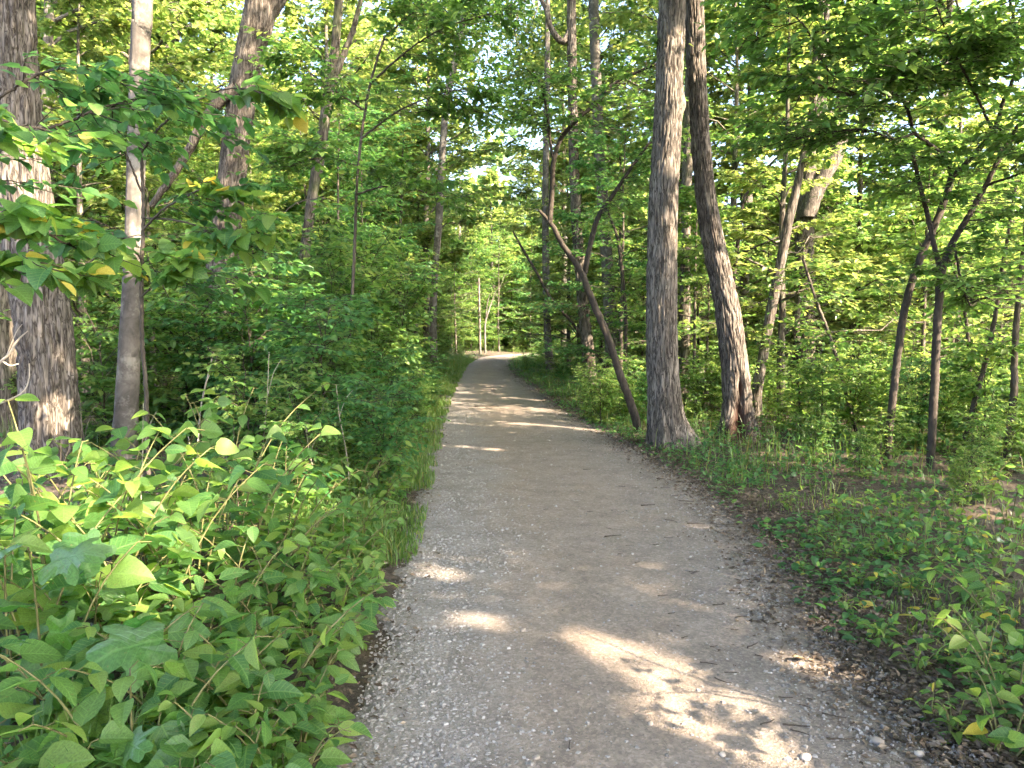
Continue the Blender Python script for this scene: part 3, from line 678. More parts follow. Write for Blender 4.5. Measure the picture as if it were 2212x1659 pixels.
# sapling with explicit boughs, leaves in flat sprays; the nearest leaves are objects of their own
def leaf_blade(outline, rows=7, fold=.10, curl=.16, name='leaf', tw=0.0):
    """leaf blade: outline(y)->half width, folded along the midrib"""
    ys = np.linspace(0, 1, rows); V = []; F = []
    for y in ys:
        w = outline(y)
        for x in (-1, -.5, 0, .5, 1):
            V.append((x * w + tw * .18 * y * y, y, tw * x * w * y + fold * abs(x) * w * 2 * (1 - .3 * y) - curl * y * y + .012 * math.sin(y * 19 + x * 3)))
    for i in range(rows - 1):
        for j in range(4): a = i * 5 + j; F.append((a, a + 1, a + 6, a + 5))
    return mk_mesh(name, np.array(V), np.array(F))
def lobed_blade(name='leaf', lobes=4, spread=2.5):
    n = 34; V = [(0, .42, .02)]; 
    pts = [(0, 0), (.10, -.03), (.26, -.10), (.42, -.06), (.50, .02), (.40, .16), (.36, .28), (.44, .38), (.60, .46), (.66, .60), (.52, .64), (.36, .62), (.26, .66), (.28, .80), (.24, .94), (.12, .98), (0, .90)]
    pts = pts + [(-x, y) for x, y in pts[-2:0:-1]]
    for x, y in pts: V.append((x * .5, .42 + (y - .42) * .5, .03 + .02 * math.sin(x * 9)))
    for x, y in pts: V.append((x, y, .10 * abs(x) - .5 * max(0, y - .4) ** 2 - .42 * abs(x) ** 2 + .035 * math.sin(x * 11 + y * 7)))
    m = len(pts); F3 = []; F4 = []
    for i in range(m):
        j = (i + 1) % m
        F3.append((0, 1 + j, 1 + i)); F4.append((1 + i, 1 + j, 1 + m + j, 1 + m + i))
    return mk_mesh(name, np.array(V), [np.array(F3), np.array(F4)])
def heart(y): return .46 * max(0, math.sin(math.pi * min(1, (y * .86 + .14)) ** .72)) ** .8 * (1 if y > 0 else .6)
def ovate(y): return .012 + .30 * max(0, math.sin(math.pi * (y ** .72))) ** .92
def narrow(y): return .01 + .17 * max(0, math.sin(math.pi * (y ** .8)))
BL = {}; BLV = {}
for kind, mats in dict(heart=['leaf_heart', 'leaf_yellow'], ovate=['leaf_ovate', 'leaf_yellow', 'leaf_dogwoodO'], lobed=['leaf_lobed', 'leaf_yellow', 'leaf_tan'], narrow=['leaf_fine']).items():
    for mname in mats:
        mes = [lobed_blade()] if kind == 'lobed' else [leaf_blade(dict(heart=heart, ovate=ovate, narrow=narrow)[kind], 7, fo, cu, tw=t_) for fo, cu, t_ in ((.10, .16, 0), (.22, .34, .25), (.04, .5, -.3), (.3, .08, .12))]
        if mname == 'leaf_dogwoodO' and mname not in M:
            M[mname] = leaf_mat('dogwood_leaf_near', [(.034, .088, .024), (.055, .13, .034), (.08, .165, .046), (.12, .2, .06)], True, trans=.5)
        for me in mes: me.materials.append(M[mname])
        BL[kind, mname] = mes[0]; BLV[kind, mname] = mes
def leaf_objects(L, root, kind, mname, base, yellow=0.0):
    b = np.cross(L.a, L.n)
    for k in range(len(L.p)):
        s = L.L[k]
        m = Matrix(((b[k, 0] * s, L.a[k, 0] * s, L.n[k, 0] * s, L.p[k, 0] - base[0]), (b[k, 1] * s, L.a[k, 1] * s, L.n[k, 1] * s, L.p[k, 1] - base[1]),
                    (b[k, 2] * s, L.a[k, 2] * s, L.n[k, 2] * s, L.p[k, 2] - base[2]), (0, 0, 0, 1)))
        mm = 'leaf_yellow' if (yellow and random.random() < yellow) else mname
        o = bpy.data.objects.new('leaf', random.choice(BLV.get((kind, mm), BLV[kind, mname]))); COL.objects.link(o); o.parent = root; o.matrix_basis = m
def bough_tree(name, label, stems, mat, lmat, near_kind, near_mat, nt=26, Lt=.5, nl=9, size=.09, n_obj=280, s0=.35, seed=0, sub=3, tint=(.45, .22), skip=0, yellow=0.0, cat='tree', tmpl=T_MID, box=None, el=.1, keep=.10):
    rng = np.random.default_rng(300 + seed)
    st = [np.asarray(s, float) for s in stems]
    b0 = st[0][0]; base = np.array([b0[0], b0[1], float(ground(b0[0], b0[1]))])
    root = thing(name, label, cat, base)
    tw = []; Ls = []
    for k, s in enumerate(st):
        n = max(14, int(8 * len(s))); q = catmull(s, n * 2)
        q[1:-1, :3] += rng.normal(0, .0025, (len(q) - 2, 3))
        v, f = tubes(q[:, :3], np.maximum(q[:, 3], .004), 10 if k == 0 else 7)
        obj('stem' if k == 0 else 'branch', mk_mesh('branch', v - base, f), mat, root)
        if k < skip: continue
        p, d, L, ss = twigs_on(s, rng, nt, s0, 1.0, 55, el, Lt)
        tw.append(curve_tubes(p, d, L, np.full(nt, .006), rng, n=5)); Ls.append(sprays(p, d, L, nl, size, rng, tint=tint))
        for a in range(sub):
            i = rng.integers(0, nt, nt); f_ = rng.uniform(.3, .95, nt)
            p2 = p[i] + d[i] * (L[i] * f_)[:, None]
            ang = rng.choice([-1, 1], nt) * rng.uniform(.5, 1.1, nt)
            d2 = unit(np.stack([d[i, 0] * np.cos(ang) - d[i, 1] * np.sin(ang), d[i, 0] * np.sin(ang) + d[i, 1] * np.cos(ang), d[i, 2] + rng.normal(0, .15, nt)], -1))
            L2 = L[i] * rng.uniform(.45, .8, nt)
            tw.append(curve_tubes(p2, d2, L2, np.full(nt, .004), rng)); Ls.append(sprays(p2, d2, L2, nl, size, rng, tint=tint))
    v, f = join(tw); tag(obj('twigs', mk_mesh('twigs', v - base, f), mat, root), kind='stuff')
    L = Leaves.cat(Ls); L = L.take(beam_mask(L.p, keep, L.L))
    dist = np.linalg.norm(L.p - np.array([0, 0, CAM_H]), axis=1); inview = (np.abs(L.p[:, 0] / np.maximum(L.p[:, 1], .1)) < .72) & (L.p[:, 1] > .6) & (L.p[:, 2] < CAM_H + .48 * L.p[:, 1] + .1)
    order = np.argsort(dist + 100 * ~inview); near = np.zeros(len(dist), bool); near[order[:n_obj]] = True
    leaf_objects(L.take(near), root, near_kind, near_mat, base, yellow)
    if (~near).any():
        A = L.take(~near); A.p = A.p - base
        tag(obj('foliage', A.mesh('foliage', tmpl, M[lmat]), None, root), kind='stuff')
    return root
def stem(px, d, top=None):
    rows = []
    for k, (u, v, w) in enumerate(px):
        dd = d[k] if isinstance(d, (list, tuple)) else d
        rows.append((*P(u, v, dd), .76 * w * dd / FPX / 2))
    return np.array(rows)
def rooted(px, d):
    a = stem(px, d); g = float(ground(a[0, 0], a[0, 1])); f = a[0].copy(); f[2] = g - .15
    if a[0, 2] > g + .03: return np.vstack([f, a])
    a[0, 2] = g - .15; return a

# the small forked leaning tree by the straight trunk
bough_tree('leaning_tree', 'small grey leaning tree forking into crooked boughs beside the straight trunk',
           [rooted([(1378, 925, 25), (1362, 870, 24), (1336, 800, 22), (1314, 730, 21), (1280, 650, 20), (1252, 582, 18), (1216, 530, 15), (1192, 485, 13), (1165, 455, 8)], 11.5),
            stem([(1188, 482, 16), (1192, 420, 15), (1196, 350, 14), (1212, 300, 13), (1248, 258, 11), (1290, 222, 10), (1328, 180, 9), (1390, 150, 8), (1440, 130, 6)], [11.5, 11.5, 11.4, 11.4, 11.2, 11.1, 11, 10.8, 10.6]),
            stem([(1262, 596, 16), (1275, 530, 15), (1292, 470, 14), (1325, 420, 12), (1365, 360, 10), (1402, 310, 8), (1430, 270, 6)], 11.6),
            stem([(1196, 350, 8), (1188, 300, 8), (1180, 230, 7), (1160, 160, 6)], 11.4)],
           M['bark_twig'], 'leaf_under', 'ovate', 'leaf_ovate', nt=42, Lt=.9, nl=9, size=.095, n_obj=220, seed=1, skip=1, tint=(.55, .22))
# dogwood-like trees on the right, crowns in flat layers
bough_tree('dogwood_tree', 'dark crooked small tree whose forked boughs spread flat leafy layers',
           [rooted([(1915, 1015, 21), (1920, 940, 21), (1930, 850, 21), (1940, 760, 21), (1956, 660, 21), (1985, 565, 20), (2018, 490, 19), (2042, 430, 19), (2055, 385, 18)], 8.4),
            stem([(2055, 385, 15), (2050, 355, 13), (2015, 318, 12), (1975, 285, 11), (1965, 250, 10), (1948, 215, 9), (1905, 195, 8), (1850, 205, 7), (1790, 190, 6), (1700, 160, 5)], [8.4, 8.4, 8.3, 8.2, 8.1, 8, 7.8, 7.6, 7.3, 7]),
            stem([(2055, 385, 16), (2088, 352, 15), (2112, 325, 14), (2152, 272, 13), (2165, 225, 11), (2185, 180, 10), (2200, 120, 9), (2190, 40, 7), (2170, -40, 6)], [8.4, 8.4, 8.4, 8.3, 8.2, 8, 7.8, 7.5, 7.2]),
            stem([(1976, 288, 8), (1930, 300, 7), (1870, 280, 6), (1800, 285, 5), (1720, 300, 4)], [8.2, 8.1, 7.9, 7.7, 7.5]),
            stem([(1960, 240, 7), (1975, 200, 6), (2000, 160, 6), (2050, 130, 5), (2110, 90, 4)], [8, 7.8, 7.5, 7.2, 7]),
            stem([(1850, 205, 6), (1810, 180, 5), (1770, 120, 5), (1740, 60, 4), (1700, 20, 3)], [7.6, 7.4, 7.2, 7, 6.8]),
            stem([(2152, 272, 8), (2190, 300, 7), (2240, 290, 6), (2300, 300, 5)], [8.3, 8, 7.6, 7.3])],
           M['bark_twig'], 'leaf_dogwood', 'ovate', 'leaf_dogwoodO', nt=30, Lt=.8, nl=9, size=.10, n_obj=290, seed=2, skip=1, s0=.25, tint=(.42, .22))
bough_tree('dogwood_tree', 'slim brown-stemmed small tree standing close beside the dark crooked dogwood',
           [rooted([(2008, 1035, 24), (2014, 930, 23), (2020, 800, 23), (2026, 680, 22), (2034, 590, 21), (2055, 530, 18), (2090, 470, 16), (2130, 400, 14), (2165, 330, 12), (2200, 270, 10)], 8.0),
            stem([(2034, 590, 15), (2020, 540, 14), (2005, 470, 13), (1992, 420, 12), (1975, 350, 10), (1968, 320, 9)], 8.1),
            stem([(2060, 520, 7), (2075, 600, 6), (2095, 660, 5)], 7.9),
            stem([(2165, 330, 8), (2120, 230, 7), (2080, 150, 6), (2040, 60, 5), (2010, -30, 4)], [8, 7.6, 7.2, 6.8, 6.5]),
            stem([(2130, 400, 8), (2190, 380, 7), (2260, 350, 6), (2330, 330, 5)], [8, 7.7, 7.4, 7.2])],
           M['bark_twig'], 'leaf_dogwood', 'ovate', 'leaf_dogwoodO', nt=26, Lt=.8, nl=9, size=.10, n_obj=250, seed=3, skip=0, s0=.55, tint=(.5, .22))
for k, (px, d, lab) in enumerate([
        ([(2075, 1010, 15), (2092, 920, 15), (2115, 830, 14), (2135, 760, 13), (2150, 680, 12), (2162, 600, 11), (2178, 500, 9), (2195, 400, 7)], 9.2, 'thin brown sapling slanting away behind the slim dogwood'),
        ([(2168, 1050, 24), (2178, 960, 22), (2190, 850, 20), (2192, 760, 18), (2200, 650, 16), (2215, 500, 13), (2225, 350, 9)], 8.8, 'grey-brown upright sapling at the woods edge past the dogwoods'),
        ([(1580, 800, 13), (1578, 690, 12), (1585, 600, 11), (1600, 480, 10), (1612, 420, 9), (1660, 360, 7), (1690, 330, 5)], 14.5, 'thin dark forked sapling seen between leaning trunk and stout tree'),
        ([(1860, 1000, 11), (1840, 900, 10), (1815, 800, 10), (1790, 720, 9), (1760, 640, 8), (1735, 560, 7)], 11, 'wispy sapling arching over in the sunlit brush'),
        ([(2110, 1020, 12), (2105, 900, 11), (2095, 800, 10), (2088, 700, 9), (2070, 610, 8), (2050, 560, 6)], 10, 'dark whip-thin sapling bending over between the dogwood stems'),
        ([(1350, 800, 10), (1352, 700, 10), (1345, 600, 10), (1335, 520, 9), (1318, 470, 7), (1305, 440, 5)], 15, 'dark whip-thin sapling behind the small leaning tree')]):
    bough_tree('sapling', lab, [rooted(px, d)], M['bark_twig'] if k in (2, 4, 5) else M['bark_sapling'], 'leaf_under', 'ovate', 'leaf_ovate', nt=26, Lt=.8, nl=8, size=.095, n_obj=60, seed=10 + k, s0=.4, tint=(.65, .22), sub=2)
bough_tree('fallen_pole', 'thin bare dark pole leaning across in front of the pale trunk', [rooted([(1312, 800, 8), (1270, 745, 9), (1230, 690, 9), (1190, 645, 9), (1160, 590, 8), (1130, 540, 7), (1108, 500, 5)], 20)], M['bark_twig'], 'leaf_under', 'ovate', 'leaf_ovate', nt=4, Lt=.5, nl=5, n_obj=20, sub=1, seed=30, s0=.6, cat='dead tree')
# saplings hanging in from the left
bough_tree('redbud_tree', 'young tree with broad heart-shaped leaves hanging over the bushy verge',
           [rooted([(-170, 1200, 22), (-165, 900, 21), (-150, 600, 20), (-110, 380, 18), (-60, 260, 15), (0, 190, 12)], 4.6),
            stem([(-110, 380, 11), (-20, 330, 10), (60, 290, 9), (150, 262, 8), (210, 235, 7), (270, 220, 5), (350, 200, 4)], [4.6, 4.6, 4.6, 4.7, 4.8, 5, 5.2]),
            stem([(-60, 260, 9), (30, 190, 8), (120, 150, 7), (200, 160, 6), (260, 175, 4)], [4.6, 4.7, 4.8, 4.9, 5]),
            stem([(-140, 560, 10), (-40, 510, 9), (50, 480, 8), (130, 520, 6), (190, 550, 4)], [4.6, 4.4, 4.3, 4.3, 4.4]),
            stem([(-150, 640, 9), (-60, 590, 8), (20, 560, 7), (80, 575, 5)], [4.6, 4.4, 4.2, 4.1]),
            stem([(-150, 480, 9), (-70, 360, 8), (0, 290, 7), (60, 270, 5)], [4.6, 4.3, 4.1, 4.0])],
           M['bark_twig'], 'leaf_cool', 'heart', 'leaf_heart', nt=15, Lt=.55, nl=6, size=.125, n_obj=300, seed=4, skip=1, s0=.35, sub=1, yellow=.04, el=-.02)
bough_tree('redbud_tree', 'slender sapling with drooping pale green leaves against the smooth trunk',
           [rooted([(318, 965, 13), (316, 850, 12), (308, 740, 11), (306, 600, 11), (310, 460, 10), (306, 360, 9), (300, 290, 8)], 6.6),
            stem([(306, 500, 7), (350, 455, 6), (400, 425, 5), (460, 405, 5), (520, 440, 4)], [6.6, 6.5, 6.3, 6.2, 6.1]),
            stem([(308, 420, 6), (270, 330, 6), (230, 280, 5), (330, 210, 4)], [6.6, 6.5, 6.4, 6.2]),
            stem([(304, 330, 7), (350, 270, 6), (420, 220, 5), (500, 190, 4), (570, 200, 3)], [6.6, 6.3, 6.1, 5.9, 5.8]),
            stem([(308, 640, 6), (350, 600, 5), (400, 590, 4), (460, 590, 3)], [6.5, 6.2, 6, 5.8]),
            stem([(306, 560, 6), (250, 500, 5), (190, 470, 4)], [6.6, 6.3, 6]),
            stem([(306, 470, 6), (400, 480, 5), (520, 520, 4), (640, 440, 3), (700, 430, 3)], [6.6, 6.5, 6.4, 6.3, 6.3])],
           M['bark_sapling'], 'leaf_cool', 'heart', 'leaf_heart', nt=13, Lt=.5, nl=6, size=.14, n_obj=300, seed=5, skip=1, s0=.3, sub=1, yellow=.07, el=-.05)

bough_tree('sapling', 'leafy sapling just beside the walker throwing leaf shadows on the gravel',
           [np.array([(3.35, 1.3, -.1, .02), (3.2, 1.35, .7, .018), (2.95, 1.5, 1.35, .014), (2.6, 1.75, 1.75, .008), (2.2, 2.2, 1.85, .004)]), np.array([(2.95, 1.5, 1.35, .009), (2.7, 1.45, 1.7, .006), (2.5, 1.2, 1.8, .003)]), np.array([(2.75, 1.62, 1.6, .008), (2.4, 1.75, 1.6, .005), (2.1, 1.7, 1.62, .003)])],
           M['bark_sapling'], 'leaf_under', 'ovate', 'leaf_ovate', nt=3, Lt=.36, nl=6, size=.085, n_obj=140, seed=21, s0=.4, sub=1, keep=1.0)

bough_tree('maple_sapling', 'slender pale-stemmed young tree reaching leafy boughs out over the trail',
           [rooted([(752, 800, 9), (757, 700, 9), (765, 560, 9), (770, 420, 8), (780, 300, 8), (800, 180, 7), (830, 80, 6)], 10),
            stem([(780, 300, 6), (860, 240, 5), (960, 200, 4), (1040, 190, 3)], [10, 9.7, 9.4, 9.2]), stem([(800, 180, 6), (880, 110, 5), (960, 60, 4), (1060, 30, 3)], [10, 9.6, 9.3, 9]),
            stem([(790, 240, 6), (700, 180, 5), (620, 120, 4)], [10, 9.8, 9.6]), stem([(830, 80, 6), (900, 20, 5), (980, -40, 4)], [10, 9.6, 9.3]),
            stem([(770, 420, 6), (850, 400, 5), (930, 420, 4), (975, 450, 3)], [10, 9.8, 9.6, 9.5]), stem([(775, 360, 6), (700, 340, 5), (625, 360, 4)], [10, 9.9, 9.8])],
           M['bark_sapling'], 'leaf_under', 'ovate', 'leaf_ovate', nt=26, Lt=.85, nl=9, size=.105, n_obj=280, seed=22, skip=1, s0=.2, tint=(.45, .22))

# ------------------------------------------------------------------ the woods behind: prototypes and copies
rp = np.random.default_rng(77)
R = np.random.default_rng(2024)
UND = [proto_finish(make_tree(rp, H, r0, nb, h0, Lb, e, nt, nl, sz, tint=t, shape=shp), 'understorey', M['bark_sapling'] if i % 2 else M['bark_mossy'], M[lm], T_FAR, 1.15)
       for i, (H, r0, nb, h0, Lb, e, nt, nl, sz, t, shp, lm) in enumerate([
           (7.5, .07, 28, .12, 2.6, .25, 22, 12, .14, (.55, .22), 'layer', 'leaf_under'), (5.5, .05, 26, .10, 2.1, .3, 20, 12, .13, (.65, .2), 'oval', 'leaf_under'),
           (9.5, .10, 34, .2, 3.0, .3, 22, 12, .15, (.5, .25), 'oval', 'leaf_under'), (6.5, .06, 28, .08, 2.3, .2, 22, 12, .13, (.4, .22), 'layer', 'leaf_cool'),
           (8.5, .09, 34, .15, 2.6, .35, 20, 12, .14, (.7, .2), 'cone', 'leaf_canopy')])]
CAN = [proto_finish(make_tree(rp, H, r0, nb, h0, Lb, e, nt, nl, sz, tint=t, shape='oval', wig=.03, Lt=.36), 'canopy', M[bk], M['leaf_canopy'], T_FAR, 1.25)
       for (H, r0, nb, h0, Lb, e, nt, nl, sz, t, bk) in [
           (19, .20, 44, .28, 4.2, .45, 28, 13, .23, (.55, .25), 'bark_grey'), (16, .15, 40, .25, 3.6, .5, 26, 13, .22, (.65, .22), 'bark_pale'), (22, .24, 48, .35, 4.6, .4, 30, 13, .24, (.5, .25), 'bark_mossy')]]
SHR = [proto_finish(make_tree(rp, H, .014, nb, .05, Lb, .7, nt, nl, sz, tint=t, shape='vase', wood_seg=5, lean=.1, Lt=.5), 'shrub', M['bark_twig'], M[lm], T_MID)
       for (H, nb, Lb, nt, nl, sz, t, lm) in [
           (1.5, 20, .9, 11, 9, .095, (.45, .22), 'leaf_cool'), (1.1, 18, .75, 11, 9, .085, (.55, .22), 'leaf_under'), (2.2, 22, 1.15, 11, 9, .12, (.55, .22), 'leaf_under'), (1.0, 18, .7, 10, 9, .075, (.7, .2), 'leaf_under')]]
LMK = [(2.1, 10, 'the tall straight grey trunk'), (3.2, 10.6, 'the hollow-footed leaning trunk'), (-4.7, 7.4, 'the massive furrowed trunk'), (-4.2, 8, 'the slim smooth pale trunk'), (-4.8, 12, 'the dark leaning furrowed trunk'),
       (-4.1, 14, 'the thin knotted trunk'), (2.05, 19, 'the flaky-footed dark trunk'), (1.4, 28, 'the pale grey trunk at the bend'), (3.1, 23, 'the blotchy pale trunk'), (6.6, 16.5, 'the stout fork-limbed tree'), (-2.8, 27, 'the white curving trunk'),
       (4.3, 8.4, 'the dark crooked dogwood'), (0.6, 11.5, 'the small forked leaning tree')]
def where(x, y):
    d, lx, ly, ph = min(((lx - x) ** 2 + (ly - y) ** 2, lx, ly, ph) for lx, ly, ph in LMK)
    d = math.sqrt(d)
    if d < 2.6: return 'close beside ' + ph
    if y - ly > 14: return 'far beyond ' + ph
    if y > ly + 1.0: return 'behind ' + ph
    return ('near ' if d < 6 else 'some way off ') + ph
TAKEN = []
def clear(x, y, r):
    for (a, b, q) in TAKEN:
        if (a - x) ** 2 + (b - y) ** 2 < (r + q) ** 2: return False
    TAKEN.append((x, y, r)); return True
def scatter(n, test, box, rmin):
    out = []; tries = 0
    while len(out) < n and tries < n * 60:
        tries += 1
        x, y = R.uniform(box[0], box[1]), R.uniform(box[2], box[3])
        if x < -.85 * max(y, 0) - 3 or x > .74 * max(y, 0) + 1.5 or not test(x, y): continue
        if clear(x, y, rmin): out.append((x, y))
    return out
def pd(x, y): return float(path_dist(np.array([x]), np.array([y]))[0])
UL = ['understorey tree with loose layered sprays', 'low bushy yellow-green understorey tree', 'tall thin open-crowned understorey tree', 'cool dark-green understorey tree', 'tapering light-green understorey tree']
CL = ['tall furrowed grey canopy tree', 'pale-trunked bright canopy tree', 'lofty mossy-trunked canopy tree']
SL = ['cool-green rounded shrub', 'low fresh-green bush', 'tall arching dark-green shrub', 'small yellow-green bush']
for (x, y) in [(-1.4, 57), (1.6, 61), (-3.6, 31), (2.6, 37), (-5.2, 39), (-8.5, 47), (-6.5, 25), (4.2, 30), (-3.8, 51), (8.5, 21), (13.5, 24), (7, 30), (6.3, 20.2), (9.6, 25), (11.5, 20.5)] + scatter(42, lambda x, y: pd(x, y) > 2.2 + .02 * y and y > 15 and x < .12 * y and not (abs(x) < 5 and y > 44) and not (-1 < x < 16 and 36 < y < 50), (-44, 44, 15, 66), 1.2):
    i = int(R.integers(0, 3)); place(CAN[i], 'canopy_tree', CL[i] + ' ' + where(x, y), 'tree', 'tall canopy trees deep in the woods', x, y, R.uniform(0, 6.28), R.uniform(.8, 1.15))
for (x, y) in scatter(210, lambda x, y: not (0 < x < 14 and 36 < y < 48) and (x < .25 * y or y < 25) and (x < 4 or R.random() < .9) and pd(x, y) > 1.9 + (1.6 if y < 14 else 0) and (y > 12.8 or (x > 6.5 and y > 8) or (x < -.62 * y and y > 8.5)) and not (-.5 < x / y < -.2 and y < 15.2), (-34, 34, 8, 56), .8):
    i = int(R.integers(0, 5)) if x < 3 else int(R.choice([1, 4, 0, 1])); rz, sc = R.uniform(0, 6.28), R.uniform(.7, 1.15)
    if x > 1.5 and crosses(UND[i], x, y, rz, sc) > 6 and R.random() < .5: continue
    place(UND[i], 'understorey_tree', UL[i] + ' ' + where(x, y), 'tree', 'understorey trees in the woods', x, y, rz, sc)
for j, (x, y, i, sc) in enumerate([(-3.0, 8.7, 0, 1.25), (-3.5, 10, 2, 1.0), (-2.7, 10.9, 2, 1.05), (-2.3, 12.8, 2, 1.1), (-4.3, 9.7, 1, 1.5), (-5.6, 10.4, 2, 1.0), (-3.3, 12.4, 2, 1.2), (-2.2, 9.6, 0, 1.0), (-2.4, 15, 2, 1.2), (-3.0, 16.6, 2, 1.35), (-5.0, 9.0, 1, 1.3),
                                   (4.2, 8.3, 3, .5), (4.9, 7.6, 1, .5), (5.5, 8.1, 3, .6), (4.4, 7.0, 3, .42), (5.9, 7.3, 1, .55), (3.7, 7.7, 3, .4), (5.2, 6.6, 3, .45), (6.3, 8.4, 1, .7), (3.6, 8.6, 1, .4), (4.7, 9.0, 3, .65), (4.0, 6.4, 3, .36)]):
    place(SHR[i], 'shrub', SL[i] + ' ' + where(x, y), 'shrub', 'shrubs in the undergrowth off the trail', x, y, j * 1.9, sc, ('stems', 'foliage'))
for j, (x, y, i, sc) in enumerate([(5.4, 17.6, 2, 1.1), (7.3, 18.6, 4, 1.2), (9.0, 19.6, 2, 1.15), (4.6, 20.5, 4, 1.2), (10.6, 17.6, 4, 1.1)]):
    place(UND[i], 'understorey_tree', UL[i] + ' ' + where(x, y), 'tree', 'understorey trees in the woods', x, y, j * 1.1, sc)
for j, (x, y, sc) in enumerate([(-1.8, 50.5, .8), (0.4, 52.5, .75), (-3.4, 48.5, .85), (2.4, 51.5, .7), (-.6, 55, 1), (-4.5, 45, .8), (1.6, 56, 1.0), (4.6, 52.5, .8)]):
    i = (1, 4, 1, 0)[j % 4]; place(UND[i], 'understorey_tree', UL[i] + ' closing the view at the bend of the trail', 'tree', 'understorey trees in the woods', x, y, j * 1.3, sc)
for j, (x, y, sc) in enumerate([(-2.6, 46, 1.1), (-1.2, 48.2, 1.3), (.2, 49, 1.2), (1.6, 49.2, 1.3), (3, 49.4, 1.2), (-3.2, 43, 1.0), (.6, 50.5, 1.5), (-2.2, 48.6, 1.3)]):
    i = (3, 1)[j % 2]; place(SHR[i], 'shrub', SL[i] + ' at the far bend of the trail', 'shrub', 'shrubs in the undergrowth off the trail', x, y, j * 1.7, sc, ('stems', 'foliage'))
for (x, y) in scatter(85, lambda x, y: x < 0 and .75 < pd(x, y) < 9 + .2 * y and y > 5.2 and (x > -2.3 or y > 9), (-16, 0, 5, 42), .42):
    i = int(R.choice([0, 1, 2, 1, 3])); place(SHR[i], 'shrub', SL[i] + ' ' + where(x, y), 'shrub', 'shrubs in the undergrowth off the trail', x, y, R.uniform(0, 6.28), R.uniform(.6, 1.0) * (1 if pd(x, y) > 1.5 else .6), ('stems', 'foliage'))
for (x, y) in scatter(75, lambda x, y: x > 0 and .5 < pd(x, y) < 14 and (x < 7 or y < 20) and (x > 4.3 or y > 11.5) and (y > 8 or pd(x, y) > 3.2) and not (2.2 < x < 4.2 and 7 < y < 10.3), (0, 24, 6, 42), .42):
    i = int(R.choice([1, 3, 3, 0])); place(SHR[i], 'shrub', SL[i] + ' ' + where(x, y), 'shrub', 'shrubs in the undergrowth off the trail', x, y, R.uniform(0, 6.28), R.uniform(.5, .95) * (1 if pd(x, y) > 1.3 else .6), ('stems', 'foliage'))

for (x, y) in scatter(46, lambda x, y: x < 0 and .35 < pd(x, y) < 3.2 and y > 5.4 and (x > -2.2 or y > 9), (-6, 0, 5, 17), .3):
    i = int(R.choice([0, 1, 1, 3])); place(SHR[i], 'shrub', SL[i] + ' ' + where(x, y), 'shrub', 'shrubs in the undergrowth off the trail', x, y, R.uniform(0, 6.28), R.uniform(.75, 1.15) * (1 if pd(x, y) > 1 else .62), ('stems', 'foliage'))
for (x, y) in scatter(52, lambda x, y: not (1.6 < x < 4.4 and y < 12.6) and (y > (9.6 + .15 * x if x < 5 else 8.7)) and (x > 4.3 or (pd(x, y) > .3 and y > 11)), (.6, 10, 8.7, 15), .26):
    i = int(R.choice([3, 1, 3, 3])); place(SHR[i], 'shrub', SL[i] + ' ' + where(x, y), 'shrub', 'shrubs in the undergrowth off the trail', x, y, R.uniform(0, 6.28), R.uniform(.6, 1.1) if x > 3 else R.uniform(.6, .9), ('stems', 'foliage'))

# shade trees added beside and behind the walker: unseen, only their shade shows
def shade_tree(x, y, H, cr, n, seed, zc=None, off=(0, 0)):
    rng = np.random.default_rng(500 + seed)
    g = float(ground(x, y))
    ctrl = np.array([(x, y, g - .25, .24), (x + .1, y, g + 1.2, .2), (x + rng.normal(0, .3), y + rng.normal(0, .3), g + H * .4, .17), (x + rng.normal(0, .5), y + rng.normal(0, .5), g + H * .7, .12)])
    big_tree('shade_tree', 'unseen broad tree added to shade the near trail and trunks', ctrl, M['bark_grey'], 24, 60, seed=40 + seed, amp=.01, crown=[((off[0], off[1], zc or H * .8), (cr, cr, H * .24), n, .18)])['group'] = 'unseen trees added to shade the near trail'
for k, (x, y, H, cr, n) in enumerate([(8, -4, 11, 4.2, 16000), (13.5, -1, 13, 4.5, 16000), (9.5, 3, 12, 4.2, 16000), (6, -8.5, 10, 4.0, 14000), (15, -8, 14, 4.5, 15000), (4.8, -2.2, 8.5, 2.6, 8000), (5.4, 2.0, 10, 2.8, 9000)]):
    shade_tree(x, y, H, cr, n, k)
shade_tree(9.6, 6.4, 12, 2.7, 12000, 21, 9.8, (-2.1, -.2))
shade_tree(3.6, 3.0, 11.5, 3.1, 13000, 20, 9.6, (-1.9, -.3))

# far woods: reads as one mass
def far_woods():
    rng = np.random.default_rng(9); n = 100000
    a = rng.uniform(-.85, .85, n); d = rng.uniform(58, 95, n)
    x, y = np.sin(a) * d, np.cos(a) * d
    col = _h(np.floor(a * 26).astype(int), np.floor(d / 7).astype(int), np.zeros(n, int))
    z = rng.random(n) ** .85 * (9 + 11 * col) * np.where(a > .2, .7, np.where(np.abs(a + .02) < .14, .9, 1))
    L = Leaves(np.stack([x, y, z + .3], -1), rng.normal(size=(n, 3)), UP + rng.normal(0, .7, (n, 3)), rng.uniform(.6, 1.25, n), np.clip(rng.normal(.55, .25, n), 0, 1))
    tag(obj('far_woods', L.mesh('far_woods', T_FAR, M['leaf_canopy'], 1.4)), 'distant mass of sunlit woodland closing the view', 'woods', kind='stuff')
far_woods()

